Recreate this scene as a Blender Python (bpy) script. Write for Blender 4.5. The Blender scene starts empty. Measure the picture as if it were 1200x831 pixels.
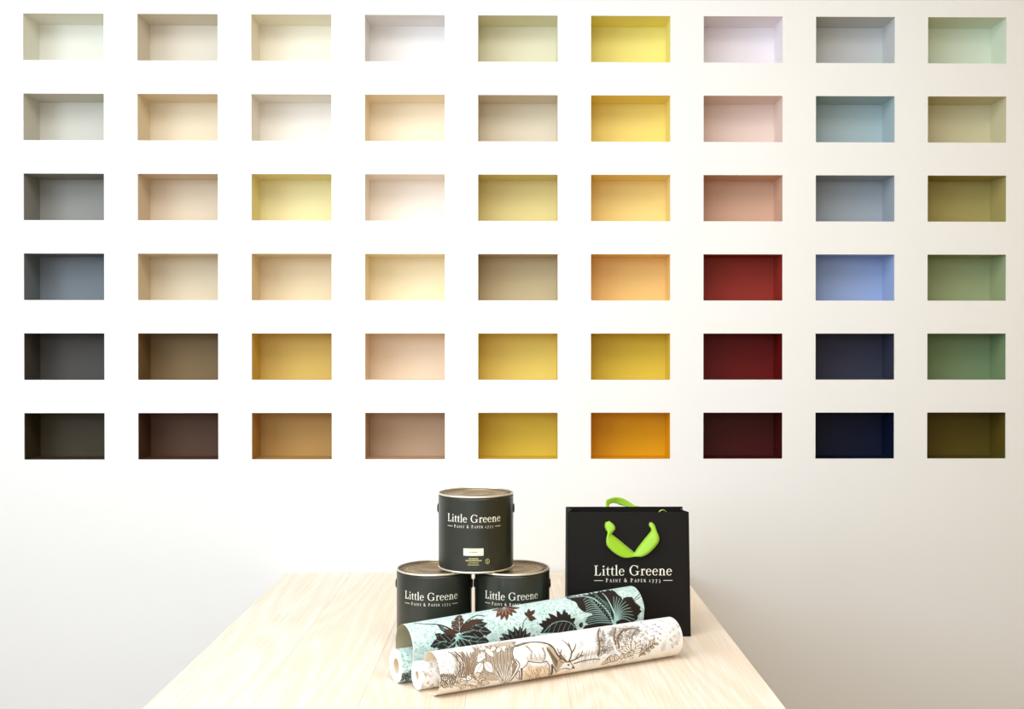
import bpy, math, random
import numpy as np
random.seed(7)
rng = np.random.default_rng(11)
C = bpy.context.scene.collection
scene = bpy.context.scene

# ------------------------------------------------------------------ camera
EYE = 1.375
cam_d = bpy.data.cameras.new('camera')
cam_d.sensor_fit = 'HORIZONTAL'
cam_d.sensor_width = 36.0
cam_d.lens = 1220.0 / 1200.0 * 36.0
cam_d.shift_x = -(617.8 - 600.0) / 1200.0
cam_d.shift_y = (426.3 - 415.5) / 1200.0
cam_d.clip_start = 0.05
cam = bpy.data.objects.new('camera', cam_d)
cam.location = (0.0, -3.03, EYE)
cam.rotation_euler = (math.pi / 2 - 0.0060, 0.0, -0.01294)
C.objects.link(cam)
scene.camera = cam

# ------------------------------------------------------------------ world, lights, exposure
world = bpy.data.worlds.new('sky')
scene.world = world
world.use_nodes = True
world.node_tree.nodes['Background'].inputs[0].default_value = (0.80, 0.88, 1.0, 1)
world.node_tree.nodes['Background'].inputs[1].default_value = 1.0
ROOM_X0, ROOM_X1, ROOM_Y0, ROOM_Z = -2.7, 2.7, -5.6, 3.05


def area(name, loc, target, sx, sy, power, color, spread=180.0):
    l = bpy.data.lights.new(name, 'AREA')
    l.shape = 'RECTANGLE'
    l.size, l.size_y = sx, sy
    l.energy = power
    l.color = color
    l.spread = math.radians(spread)
    o = bpy.data.objects.new(name, l)
    from mathutils import Vector
    o.location = loc
    d = Vector(target) - Vector(loc)
    o.rotation_euler = d.to_track_quat('-Z', 'Y').to_euler()
    C.objects.link(o)
    return o


# daylight coming in through the side window and the shop window behind the camera
area('daylight_side_window', (-2.62, -3.0, 2.10), (0.0, -3.0, 1.85), 3.1, 1.5, 84, (0.74, 0.885, 1.0))
area('daylight_shop_window', (-0.95, -5.50, 2.00), (-0.95, 0.0, 1.80), 3.0, 1.6, 54, (0.84, 0.93, 1.0))
# white ceiling panel over the table
area('ceiling_panel_light', (-0.20, -1.95, 3.00), (-0.20, -1.95, 0.0), 2.4, 1.6, 49, (1.0, 0.98, 0.93))
scene.view_settings.view_transform = 'Standard'
scene.view_settings.look = 'None'
scene.view_settings.gamma = 1.0
scene.view_settings.use_curve_mapping = False
scene.view_settings.exposure = 0.03
scene.cycles.use_denoising = True
scene.cycles.max_bounces = 10
scene.cycles.diffuse_bounces = 6


# ------------------------------------------------------------------ helpers
def lin(c):
    out = []
    for v in c[:3]:
        v = v / 255.0
        out.append(v / 12.92 if v <= 0.04045 else ((v + 0.055) / 1.055) ** 2.4)
    return tuple(out)


def mat(name, color, rough=0.6, spec=0.3, metal=0.0, bump=0.0, bump_scale=200.0, var=0.0, var_scale=8.0, srgb=True,
        sheen=0.0, coat=0.0):
    m = bpy.data.materials.new(name)
    m.use_nodes = True
    nt = m.node_tree
    b = nt.nodes['Principled BSDF']
    col = lin(color) if srgb else color
    b.inputs['Base Color'].default_value = (*col, 1)
    b.inputs['Roughness'].default_value = rough
    b.inputs['Specular IOR Level'].default_value = spec
    b.inputs['Metallic'].default_value = metal
    b.inputs['Sheen Weight'].default_value = sheen
    b.inputs['Coat Weight'].default_value = coat
    tc = nt.nodes.new('ShaderNodeTexCoord')
    if var > 0:
        n = nt.nodes.new('ShaderNodeTexNoise')
        n.inputs['Scale'].default_value = var_scale
        n.inputs['Detail'].default_value = 3
        r = nt.nodes.new('ShaderNodeMixRGB')
        r.inputs[1].default_value = (*[max(0, v * (1 - var)) for v in col], 1)
        r.inputs[2].default_value = (*[min(1, v * (1 + var)) for v in col], 1)
        nt.links.new(tc.outputs['Object'], n.inputs['Vector'])
        nt.links.new(n.outputs[0], r.inputs[0])
        nt.links.new(r.outputs[0], b.inputs['Base Color'])
    if bump > 0:
        n = nt.nodes.new('ShaderNodeTexNoise')
        n.inputs['Scale'].default_value = bump_scale
        bp = nt.nodes.new('ShaderNodeBump')
        bp.inputs['Strength'].default_value = bump
        bp.inputs['Distance'].default_value = 0.002
        nt.links.new(tc.outputs['Object'], n.inputs['Vector'])
        nt.links.new(n.outputs[0], bp.inputs['Height'])
        nt.links.new(bp.outputs[0], b.inputs['Normal'])
    return m


def attr_mat(name, rough=0.6, spec=0.25):
    m = bpy.data.materials.new(name)
    m.use_nodes = True
    nt = m.node_tree
    b = nt.nodes['Principled BSDF']
    a = nt.nodes.new('ShaderNodeAttribute')
    a.attribute_name = 'print'
    nt.links.new(a.outputs['Color'], b.inputs['Base Color'])
    b.inputs['Roughness'].default_value = rough
    b.inputs['Specular IOR Level'].default_value = spec
    return m


def wood_mat(name, c_light, c_dark, seed, along='Y', rough=0.45):
    """pale ash: long cathedral grain along one axis"""
    m = bpy.data.materials.new(name)
    m.use_nodes = True
    nt = m.node_tree
    b = nt.nodes['Principled BSDF']
    tc = nt.nodes.new('ShaderNodeTexCoord')
    mp = nt.nodes.new('ShaderNodeMapping')
    mp.inputs['Location'].default_value = (seed * 1.37, seed * 0.71, seed * 0.31)
    mp.inputs['Scale'].default_value = (1.0, 0.10, 1.0) if along == 'Y' else (0.10, 1.0, 1.0)
    nt.links.new(tc.outputs['Object'], mp.inputs['Vector'])
    n = nt.nodes.new('ShaderNodeTexNoise')
    n.inputs['Scale'].default_value = 4.0
    n.inputs['Detail'].default_value = 1.5
    n.inputs['Roughness'].default_value = 0.45
    nt.links.new(mp.outputs[0], n.inputs['Vector'])
    mul = nt.nodes.new('ShaderNodeMath')
    mul.operation = 'MULTIPLY'
    mul.inputs[1].default_value = 150.0
    nt.links.new(n.outputs[0], mul.inputs[0])
    sn = nt.nodes.new('ShaderNodeMath')
    sn.operation = 'SINE'
    nt.links.new(mul.outputs[0], sn.inputs[0])
    # fine pores
    mp2 = nt.nodes.new('ShaderNodeMapping')
    mp2.inputs['Location'].default_value = (seed * 2.1, seed, 0)
    mp2.inputs['Scale'].default_value = (1.0, 0.02, 1.0) if along == 'Y' else (0.02, 1.0, 1.0)
    nt.links.new(tc.outputs['Object'], mp2.inputs['Vector'])
    n2 = nt.nodes.new('ShaderNodeTexNoise')
    n2.inputs['Scale'].default_value = 260.0
    n2.inputs['Detail'].default_value = 2
    nt.links.new(mp2.outputs[0], n2.inputs['Vector'])
    n3 = nt.nodes.new('ShaderNodeTexNoise')
    n3.inputs['Scale'].default_value = 3.0
    nt.links.new(mp.outputs[0], n3.inputs['Vector'])
    add = nt.nodes.new('ShaderNodeMath')
    add.operation = 'MULTIPLY_ADD'
    add.inputs[1].default_value = 0.10
    nt.links.new(sn.outputs[0], add.inputs[0])
    nt.links.new(n2.outputs[0], add.inputs[2])
    add2 = nt.nodes.new('ShaderNodeMath')
    add2.operation = 'MULTIPLY_ADD'
    add2.inputs[1].default_value = 0.7
    nt.links.new(n3.outputs[0], add2.inputs[0])
    nt.links.new(add.outputs[0], add2.inputs[2])
    ramp = nt.nodes.new('ShaderNodeValToRGB')
    ramp.color_ramp.elements[0].position = 0.45
    ramp.color_ramp.elements[0].color = (*lin(c_light), 1)
    ramp.color_ramp.elements[1].position = 1.25 if False else 1.0
    ramp.color_ramp.elements[1].color = (*lin(c_dark), 1)
    nt.links.new(add2.outputs[0], ramp.inputs[0])
    nt.links.new(ramp.outputs[0], b.inputs['Base Color'])
    b.inputs['Roughness'].default_value = rough
    b.inputs['Specular IOR Level'].default_value = 0.35
    return m


class MB:
    """collects vertices and faces for one mesh"""

    def __init__(self):
        self.v, self.f, self.m = [], [], []

    def add(self, verts, faces, mi=0):
        o = len(self.v)
        self.v += [tuple(p) for p in verts]
        self.f += [tuple(i + o for i in f) for f in faces]
        self.m += [mi] * len(faces)

    def box(self, x0, y0, z0, x1, y1, z1, mi=0):
        v = [(x0, y0, z0), (x1, y0, z0), (x1, y1, z0), (x0, y1, z0), (x0, y0, z1), (x1, y0, z1), (x1, y1, z1), (x0, y1, z1)]
        f = [(0, 3, 2, 1), (4, 5, 6, 7), (0, 1, 5, 4), (1, 2, 6, 5), (2, 3, 7, 6), (3, 0, 4, 7)]
        self.add(v, f, mi)

    def lathe(self, prof, n=64, mi=0, closed=False):
        """prof = [(r, z)...] from bottom to top on the outside"""
        k = len(prof)
        v, f = [], []
        for i in range(n):
            a = 2 * math.pi * i / n
            for r, z in prof:
                v.append((r * math.cos(a), r * math.sin(a), z))
        kk = k if closed else k - 1
        for i in range(n):
            j = (i + 1) % n
            for q in range(kk):
                q2 = (q + 1) % k
                f.append((i * k + q, j * k + q, j * k + q2, i * k + q2))
        self.add(v, f, mi)

    def build(self, name, mats, parent=None, smooth=False, bevel=0.0, loc=(0, 0, 0), auto=None):
        me = bpy.data.meshes.new(name)
        me.from_pydata(self.v, [], self.f)
        if not isinstance(mats, (list, tuple)):
            mats = [mats]
        for m in mats:
            me.materials.append(m)
        me.polygons.foreach_set('material_index', self.m)
        if smooth:
            me.polygons.foreach_set('use_smooth', [True] * len(me.polygons))
            if auto is not None:
                me.set_sharp_from_angle(angle=math.radians(auto))
        me.validate()
        me.update()
        o = bpy.data.objects.new(name, me)
        C.objects.link(o)
        o.location = loc
        if parent:
            o.parent = parent
        if bevel > 0:
            b = o.modifiers.new('bevel', 'BEVEL')
            b.width = bevel
            b.segments = 2
            b.limit_method = 'ANGLE'
        return o


def empty(name, loc, rz=0.0):
    o = bpy.data.objects.new(name, None)
    o.empty_display_size = 0.05
    o.location = loc
    o.rotation_euler = (0, 0, rz)
    C.objects.link(o)
    return o


def tag(o, label=None, cat=None, group=None, kind=None):
    if label: o['label'] = label
    if cat: o['category'] = cat
    if group: o['group'] = group
    if kind: o['kind'] = kind
    return o


# ------------------------------------------------------------------ the room
M_wall = mat('white_wall_paint', (238, 237, 236), rough=0.75, spec=0.2, bump=0.05, bump_scale=320)
M_room = mat('room_wall_paint', (228, 230, 233), rough=0.8, spec=0.2)
M_tan = mat('tan_wall_paint', (204, 168, 84), rough=0.8, spec=0.2)
M_ceil = mat('ceiling_paint', (238, 237, 235), rough=0.8, spec=0.2)
M_frame = mat('window_frame_paint', (225, 225, 223), rough=0.5)

# grid of recesses in the back wall
NX0, NPX, NW = -1.41645, 0.32828, 0.23136
NZ0, NPZ, NH = EYE + 0.99385, 0.23098, 0.13482
ND = 0.104
SKIN = 0.003
xs = [ROOM_X0]
for i in range(9):
    xs += [NX0 + NPX * i, NX0 + NPX * i + NW]
xs.append(ROOM_X1)
zs = [0.0]
for j in range(5, -1, -1):
    zs += [NZ0 - NPZ * j - NH, NZ0 - NPZ * j]
zs.append(ROOM_Z)
wb = MB()
V = {}
verts, faces = [], []
for k, y in enumerate((0.0, SKIN)):
    for a, x in enumerate(xs):
        for b, z in enumerate(zs):
            V[(k, a, b)] = len(verts)
            verts.append((x, y, z))
for a in range(len(xs) - 1):
    for b in range(len(zs) - 1):
        hole = (a % 2 == 1) and (b % 2 == 1)
        if not hole:
            faces.append((V[0, a, b], V[0, a + 1, b], V[0, a + 1, b + 1], V[0, a, b + 1]))
            faces.append((V[1, a, b], V[1, a, b + 1], V[1, a + 1, b + 1], V[1, a + 1, b]))
        else:
            c = [(a, b), (a + 1, b), (a + 1, b + 1), (a, b + 1)]
            for q in range(4):
                p, r = c[q], c[(q + 1) % 4]
                faces.append((V[0, p[0], p[1]], V[1, p[0], p[1]], V[1, r[0], r[1]], V[0, r[0], r[1]]))
wb.add(verts, faces)
wb.box(ROOM_X0, ND + 0.012, 0, ROOM_X1, ND + 0.09, ROOM_Z)          # the blockwork behind the recesses
wb.box(ROOM_X0 - 0.1, 0.0, 0, ROOM_X0, ND + 0.09, ROOM_Z)
wb.box(ROOM_X1, 0.0, 0, ROOM_X1 + 0.1, ND + 0.09, ROOM_Z)
wall_back = wb.build('wall_back', M_wall)
tag(wall_back, 'white display wall with a grid of painted rectangular recesses', kind='structure')

# one paint colour per recess: albedo in linear light
PAINT = [
    [(228, 228, 212), (218, 208, 190), (243, 233, 208), (232, 226, 222), (212, 206, 172), (226, 208, 112), (216, 204, 208), (165, 165, 163), (176, 184, 160)],
    [(196, 194, 182), (226, 208, 178), (236, 226, 212), (245, 222, 190), (205, 190, 165), (228, 196, 104), (208, 180, 168), (140, 155, 157), (170, 160, 125)],
    [(132, 132, 128), (210, 190, 165), (228, 212, 155), (245, 226, 208), (208, 188, 125), (228, 190, 115), (185, 143, 120), (130, 136, 142), (135, 122, 72)],
    [(105, 112, 118), (205, 188, 160), (222, 198, 160), (243, 218, 175), (178, 158, 122), (222, 172, 105), (125, 45, 38), (125, 140, 175), (125, 132, 95)],
    [(72, 70, 68), (115, 95, 70), (200, 165, 90), (225, 195, 165), (212, 180, 90), (200, 165, 60), (88, 25, 20), (48, 48, 60), (95, 110, 78)],
    [(60, 54, 44), (78, 58, 48), (165, 125, 75), (170, 138, 112), (195, 160, 60), (195, 130, 8), (60, 22, 20), (18, 24, 38), (70, 58, 22)],
]
TONES = [
    ['off-white', 'pale stone', 'cream', 'pale lilac-white', 'pale olive-cream', 'lemon yellow', 'pale lilac', 'mid grey', 'pale sage'],
    ['light grey', 'pale sand', 'ivory', 'pale apricot', 'light taupe', 'soft yellow', 'dusty pink', 'blue-grey', 'khaki'],
    ['slate grey', 'beige', 'straw yellow', 'pale blush', 'mustard-beige', 'ochre yellow', 'terracotta pink', 'steel grey', 'dark khaki'],
    ['blue slate', 'light beige', 'pale tan', 'pale peach', 'taupe', 'amber', 'brick red', 'periwinkle blue', 'sage green'],
    ['charcoal', 'brown', 'gold', 'peach-beige', 'mustard', 'deep mustard', 'deep red', 'dark navy-grey', 'leaf green'],
    ['black-brown', 'dark chocolate', 'caramel', 'dusky brown-pink', 'dark mustard', 'burnt orange', 'dark maroon', 'midnight blue', 'dark olive'],
]
ROWN = ['top', 'second', 'third', 'fourth', 'fifth', 'bottom']
COLN = ['first', 'second', 'third', 'fourth', 'fifth', 'sixth', 'seventh', 'eighth', 'ninth']
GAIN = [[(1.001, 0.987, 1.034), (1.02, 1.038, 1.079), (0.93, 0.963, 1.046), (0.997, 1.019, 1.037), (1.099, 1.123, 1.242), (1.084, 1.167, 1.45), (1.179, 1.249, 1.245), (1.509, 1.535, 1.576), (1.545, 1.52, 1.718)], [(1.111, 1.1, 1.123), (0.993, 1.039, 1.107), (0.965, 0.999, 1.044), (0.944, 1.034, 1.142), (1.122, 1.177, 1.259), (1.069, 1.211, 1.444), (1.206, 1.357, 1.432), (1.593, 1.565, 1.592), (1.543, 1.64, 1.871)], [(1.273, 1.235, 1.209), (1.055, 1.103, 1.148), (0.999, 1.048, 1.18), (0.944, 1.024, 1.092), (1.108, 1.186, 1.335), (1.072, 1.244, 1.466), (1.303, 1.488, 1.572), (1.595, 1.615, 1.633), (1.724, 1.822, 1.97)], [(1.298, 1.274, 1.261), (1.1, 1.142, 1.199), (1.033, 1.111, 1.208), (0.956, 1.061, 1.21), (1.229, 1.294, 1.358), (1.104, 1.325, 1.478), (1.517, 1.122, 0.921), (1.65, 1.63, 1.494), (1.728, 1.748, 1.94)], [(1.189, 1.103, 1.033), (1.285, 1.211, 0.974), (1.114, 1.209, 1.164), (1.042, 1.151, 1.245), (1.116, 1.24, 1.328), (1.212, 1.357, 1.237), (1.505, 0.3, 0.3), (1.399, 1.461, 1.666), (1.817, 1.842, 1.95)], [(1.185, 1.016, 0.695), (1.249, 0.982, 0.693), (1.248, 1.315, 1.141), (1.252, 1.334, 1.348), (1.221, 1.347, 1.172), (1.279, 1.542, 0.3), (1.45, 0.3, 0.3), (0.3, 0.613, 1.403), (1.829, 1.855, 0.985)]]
# tray mesh shared by all the recesses, material on the object
tr = MB()
t_ = 0.004
x0, x1, z0, z1, y0, y1 = 0.0, NW, 0.0, NH, SKIN, ND
X0, X1, Z0, Z1, Y1 = -t_, NW + t_, -t_, NH + t_, ND + t_
tv = [(x0, y0, z0), (x1, y0, z0), (x1, y0, z1), (x0, y0, z1), (x0, y1, z0), (x1, y1, z0), (x1, y1, z1), (x0, y1, z1),
      (X0, y0, Z0), (X1, y0, Z0), (X1, y0, Z1), (X0, y0, Z1), (X0, Y1, Z0), (X1, Y1, Z0), (X1, Y1, Z1), (X0, Y1, Z1)]
tf = [(4, 5, 6, 7), (0, 1, 5, 4), (1, 2, 6, 5), (2, 3, 7, 6), (3, 0, 4, 7),
      (12, 15, 14, 13), (8, 12, 13, 9), (9, 13, 14, 10), (10, 14, 15, 11), (11, 15, 12, 8),
      (0, 8, 9, 1), (1, 9, 10, 2), (2, 10, 11, 3), (3, 11, 8, 0)]
tr.add(tv, tf)
tray = None
for j in range(6):
    for i in range(9):
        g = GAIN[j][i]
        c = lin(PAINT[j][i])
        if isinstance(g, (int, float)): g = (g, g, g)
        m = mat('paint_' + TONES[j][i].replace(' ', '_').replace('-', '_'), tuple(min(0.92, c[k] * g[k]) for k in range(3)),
                rough=0.55, spec=0.25, bump=0.06, bump_scale=90, srgb=False)
        if tray is None:
            o = tr.build('niche', m)
            tray = o
        else:
            o = tray.copy()
            C.objects.link(o)
        o.material_slots[0].link = 'OBJECT'
        o.material_slots[0].material = m
        o.location = (NX0 + NPX * i, 0, NZ0 - NPZ * j - NH)
        o.parent = wall_back
        o['label'] = '%s painted recess in the %s row, %s from the left' % (TONES[j][i], ROWN[j], COLN[i])

fl = MB()
fl.box(ROOM_X0 - 0.1, ROOM_Y0 - 0.1, -0.1, ROOM_X1 + 0.1, 0.2, 0.0)
tag(fl.build('floor', wood_mat('oak_floor', (146, 110, 50), (106, 78, 34), 3.0)), 'warm oak floor below the table', kind='structure')
ce = MB()
ce.box(ROOM_X0 - 0.1, ROOM_Y0 - 0.1, ROOM_Z, ROOM_X1 + 0.1, 0.2, ROOM_Z + 0.1)
ceiling = tag(ce.build('ceiling', M_ceil), 'white flat ceiling over the room', kind='structure')
cp = MB()
cp.box(-1.45, -2.8, 3.015, 1.05, -1.1, ROOM_Z)
cp.build('light_panel', mat('panel_frame', (235, 235, 235)), ceiling)
rw = MB()
rw.box(ROOM_X1, ROOM_Y0, 0, ROOM_X1 + 0.1, 0, ROOM_Z)
tag(rw.build('wall_right', M_tan), 'warm tan side wall right of the table', kind='structure')


def wall_with_window(name, wname, axis, pos, span, win, m, label, wlabel, nm):
    """wall across `span` with one opening win=(a0,a1,z0,z1); axis 'x': wall at x=pos running along y"""
    a0, a1, z0, z1 = win
    w = MB()
    t = 0.1

    def bx(mb, p0, p1, q0, q1, d0, d1):
        if axis == 'x':
            mb.box(d0, p0, q0, d1, p1, q1)
        else:
            mb.box(p0, d0, q0, p1, d1, q1)
    d0, d1 = pos - t, pos
    bx(w, span[0], span[1], 0, z0, d0, d1)
    bx(w, span[0], span[1], z1, ROOM_Z, d0, d1)
    bx(w, span[0], a0, z0, z1, d0, d1)
    bx(w, a1, span[1], z0, z1, d0, d1)
    tag(w.build(name, m), label, kind='structure')
    f = MB()
    s = 0.05
    e0, e1 = pos - 0.08, pos - 0.03
    bx(f, a0, a1, z0, z0 + s, e0, e1)
    bx(f, a0, a1, z1 - s, z1, e0, e1)
    bx(f, a0, a0 + s, z0 + s, z1 - s, e0, e1)
    bx(f, a1 - s, a1, z0 + s, z1 - s, e0, e1)
    for k in range(1, nm):
        c = a0 + (a1 - a0) * k / nm
        bx(f, c - s / 2, c + s / 2, z0 + s, z1 - s, e0, e1)
    tag(f.build(wname, M_frame), wlabel, kind='structure')


wall_with_window('wall_left', 'window_1', 'x', ROOM_X0, (ROOM_Y0, 0.0), (-4.6, -1.4, 1.3, 2.9), M_room,
                 'white side wall left of the table', 'wide daylight window in the left wall', 3)
wall_with_window('wall_front', 'window_2', 'y', ROOM_Y0, (ROOM_X0 - 0.1, ROOM_X1 + 0.1), (-2.5, 0.6, 1.15, 2.85), M_room,
                 'white wall behind the viewer', 'large shop window behind the viewer', 2)

# ------------------------------------------------------------------ table
TZ = 0.75
TX0, TX1, TY0, TY1 = -0.661, 0.4845, -2.05, -0.009
table = tag(empty('table', ((TX0 + TX1) / 2, (TY0 + TY1) / 2, 0)), 'long pale ash wood table standing against the white wall', 'table')
NPL = 6
pw = (TX1 - TX0) / NPL
hw, hl = (TX1 - TX0) / 2, (TY1 - TY0) / 2
for k in range(NPL):
    p = MB()
    a = -hw + pw * k
    p.box(a + 0.0001, -hl, TZ - 0.034, a + pw - 0.0001, hl, TZ)
    tint = [0, 4, -3, 2, -2, 3][k]
    p.build('plank', wood_mat('ash_plank', (240 + tint // 2, 232 + tint // 2, 222 + tint), (228 + tint, 209 + tint, 187 + tint), 1.7 * k + 0.4), table, bevel=0.0006)
M_leg = wood_mat('ash_leg', (240, 222, 194), (222, 192, 150), 9.0)
for sx in (-1, 1):
    for sy in (-1, 1):
        p = MB()
        cx, cy = sx * (hw - 0.08), sy * (hl - 0.10)
        p.box(cx - 0.035, cy - 0.035, 0, cx + 0.035, cy + 0.035, TZ - 0.034)
        p.build('leg', M_leg, table, bevel=0.004)
for sx in (-1, 1):
    p = MB()
    p.box(sx * (hw - 0.08) - 0.012, -hl + 0.135, TZ - 0.12, sx * (hw - 0.08) + 0.012, hl - 0.135, TZ - 0.034)
    p.build('apron', M_leg, table)
for sy in (-1, 1):
    p = MB()
    p.box(-hw + 0.115, sy * (hl - 0.10) - 0.012, TZ - 0.12, hw - 0.115, sy * (hl - 0.10) + 0.012, TZ - 0.034)
    p.build('apron', M_leg, table)


# ------------------------------------------------------------------ serif lettering (cap height = 1)
class Glyphs:
    def __init__(self):
        self.polys = []

    def q(self, *pts): self.polys.append(list(pts))

    def r(self, x0, y0, x1, y1): self.q((x0, y0), (x1, y0), (x1, y1), (x0, y1))

    def arc(self, cx, cy, rx, ry, a0, a1, thick, thin, n=22):
        """ring stroke, heavy at the sides and thin at top and bottom"""
        for k in range(n):
            A = [math.radians(a0 + (a1 - a0) * (k + e) / n) for e in (0, 1)]
            pts = []
            for a in A:
                w = thin + (thick - thin) * abs(math.cos(a)) ** 1.4
                pts.append(((cx + rx * math.cos(a), cy + ry * math.sin(a)), (cx + (rx - w) * math.cos(a), cy + (ry - w) * math.sin(a))))
            self.q(pts[0][0], pts[1][0], pts[1][1], pts[0][1])

    def line(self, x0, y0, x1, y1, w):
        L = math.hypot(x1 - x0, y1 - y0)
        nx, ny = -(y1 - y0) / L * w / 2, (x1 - x0) / L * w / 2
        self.q((x0 + nx, y0 + ny), (x0 - nx, y0 - ny), (x1 - nx, y1 - ny), (x1 + nx, y1 + ny))

    def disc(self, cx, cy, r, n=12):
        self.q(*[(cx + r * math.cos(2 * math.pi * k / n), cy + r * math.sin(2 * math.pi * k / n)) for k in range(n)])


def glyph(ch):
    g = Glyphs()
    T, t, S = 0.125, 0.045, 0.045
    if ch == 'L':
        g.r(.13, 0, .27, 1); g.r(.02, 1 - S, .40, 1); g.r(.02, 0, .64, S)
        g.q((.50, S), (.64, S), (.69, .29), (.655, .29)); adv = .74
    elif ch == 'i':
        g.r(.11, 0, .11 + T, .64); g.r(.02, 0, .33, S); g.q((.02, .58), (.11, .55), (.11 + T, .64), (.11 + T, .68)); g.disc(.17, .90, .082); adv = .355
    elif ch == 'l':
        g.r(.11, 0, .11 + T, 1.04); g.r(.02, 0, .33, S); g.q((.02, .98), (.11, .95), (.11 + T, 1.04), (.11 + T, 1.08)); adv = .355
    elif ch == 't':
        g.r(.12, .13, .12 + T, .66); g.q((.12, .66), (.12 + T, .66), (.12 + T, .87), (.22, .87)); g.r(.02, .60, .39, .66)
        g.arc(.27, .15, .15, .16, 180, 310, T, t); adv = .405
    elif ch == 'e':
        g.arc(.30, .325, .28, .345, 8, 322, T, t); g.r(.06, .355, .56, .40); adv = .60
    elif ch == 'G':
        g.arc(.49, .50, .47, .52, 42, 318, .15, .05, 30); g.r(.74, .05, .88, .40); g.r(.60, .385, 1.0, .43)
        g.q((.80, .66), (.84, .66), (.86, .99), (.83, .99)); adv = 1.05
    elif ch == 'r':
        g.r(.11, 0, .11 + T, .64); g.r(.02, 0, .36, S); g.q((.02, .60), (.11, .57), (.11 + T, .64), (.11 + T, .68))
        g.arc(.37, .43, .20, .235, 60, 165, .08, .06); g.disc(.42, .58, .075); adv = .49
    elif ch == 'n':
        g.r(.11, 0, .11 + T, .64); g.r(.02, 0, .33, S); g.q((.02, .60), (.11, .57), (.11 + T, .64), (.11 + T, .68))
        g.arc(.37, .43, .215, .24, 0, 160, T, .06); g.r(.46, 0, .46 + T, .44); g.r(.38, 0, .68, S); adv = .71
    elif ch == 'P':
        g.r(.12, 0, .28, 1); g.r(.02, 0, .40, .06); g.r(.02, .94, .30, 1); g.arc(.32, .73, .28, .27, -90, 90, .15, .06); adv = .68
    elif ch == 'A':
        g.line(.10, .03, .40, 1, .06); g.line(.68, .03, .40, 1, .15); g.r(.20, .33, .58, .39); g.r(0, 0, .22, .05); g.r(.52, 0, .82, .05); adv = .84
    elif ch == 'I':
        g.r(.12, 0, .28, 1); g.r(.02, 0, .38, .06); g.r(.02, .94, .38, 1); adv = .40
    elif ch == 'N':
        g.r(.12, 0, .18, 1); g.line(.16, .95, .72, .03, .15); g.r(.68, 0, .74, 1); g.r(0, 0, .30, .05); g.r(.56, .95, .86, 1); adv = .88
    elif ch == 'T':
        g.r(.28, 0, .44, 1); g.r(.16, 0, .56, .06); g.r(.02, .93, .70, 1); g.r(.02, .75, .07, .95); g.r(.65, .75, .70, .95); adv = .74
    elif ch == 'E':
        g.r(.12, 0, .28, 1); g.r(.02, 0, .62, .06); g.r(.02, .94, .60, 1); g.r(.28, .47, .48, .54); g.r(.58, .0, .63, .25); g.r(.55, .75, .60, 1); adv = .68
    elif ch == 'R':
        g.r(.12, 0, .28, 1); g.r(.02, 0, .40, .06); g.r(.02, .94, .30, 1); g.arc(.32, .74, .27, .26, -90, 90, .15, .06); g.line(.34, .5, .68, .02, .15); adv = .76
    elif ch == '&':
        g.arc(.36, .76, .20, .24, -60, 250, .11, .07); g.arc(.34, .27, .30, .28, 80, 360, .14, .07); g.line(.24, .66, .78, .02, .13); g.line(.62, .28, .76, .50, .07); adv = .88
    elif ch == '1':
        g.r(.14, 0, .28, .66); g.r(.04, 0, .38, .05); adv = .44
    elif ch == '7':
        g.r(.04, .60, .52, .68); g.line(.48, .62, .20, -.25, .12); adv = .58
    elif ch == '3':
        g.arc(.24, .45, .20, .22, -80, 140, .12, .06); g.arc(.22, .03, .24, .26, -140, 90, .13, .06); adv = .54
    else:
        adv = .38
    return g.polys, adv


def text_polys(s, size, x, y, track=0.0, small=None):
    """polygons of a line of text starting at x; `small` scales every letter but the capitals marked with ^"""
    out = []
    k = 0
    while k < len(s):
        ch = s[k]
        sc = size
        if small is not None:
            if ch == '^':
                k += 1
                ch = s[k]
            else:
                sc = size * small
        polys, adv = glyph(ch)
        for p in polys:
            out.append([(x + a * sc, y + b * sc) for a, b in p])
        x += (adv + track) * sc
        k += 1
    return out, x


def centred(s, size, cx, y, track=0.0, small=None, width=None):
    p, e = text_polys(s, size, 0, 0, track, small)
    w = e - track * size
    kx = (width / w) if width else 1.0
    return [[(cx + (a - w / 2) * kx, y + b) for a, b in q] for q in p], w * kx


def refine(poly, step):
    out = []
    for k in range(len(poly)):
        a, b = poly[k], poly[(k + 1) % len(poly)]
        n = max(1, int(abs(b[0] - a[0]) / step))
        for i in range(n):
            out.append((a[0] + (b[0] - a[0]) * i / n, a[1] + (b[1] - a[1]) * i / n))
    return out


def polys_mesh(name, polys, fn, m, parent):
    mb = MB()
    for p in polys:
        area2 = sum(p[k][0] * p[(k + 1) % len(p)][1] - p[(k + 1) % len(p)][0] * p[k][1] for k in range(len(p)))
        if area2 < 0: p = p[::-1]
        p = refine(p, 0.004)
        mb.add([fn(a, b) for a, b in p], [tuple(range(len(p)))])
    return mb.build(name, m, parent)


def logo(cap, cx, y, width, sub_cap, sub_y, rule=True):
    """the wordmark and the line under it"""
    main, w = centred('Little Greene', cap, cx, y, 0.03, None, width)
    sub, w2 = centred('^PAINT ^& ^PAPER ^1^7^7^3', sub_cap, cx, sub_y, 0.34, 0.80, width * 0.70)
    if rule:
        h = sub_y + sub_cap * 0.42
        th = sub_cap * 0.07
        for s in (-1, 1):
            a, b = cx + s * width / 2, cx + s * width * 0.385
            a, b = min(a, b), max(a, b)
            sub.append([(a, h - th), (b, h - th), (b, h + th), (a, h + th)])
    return main, sub


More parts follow.
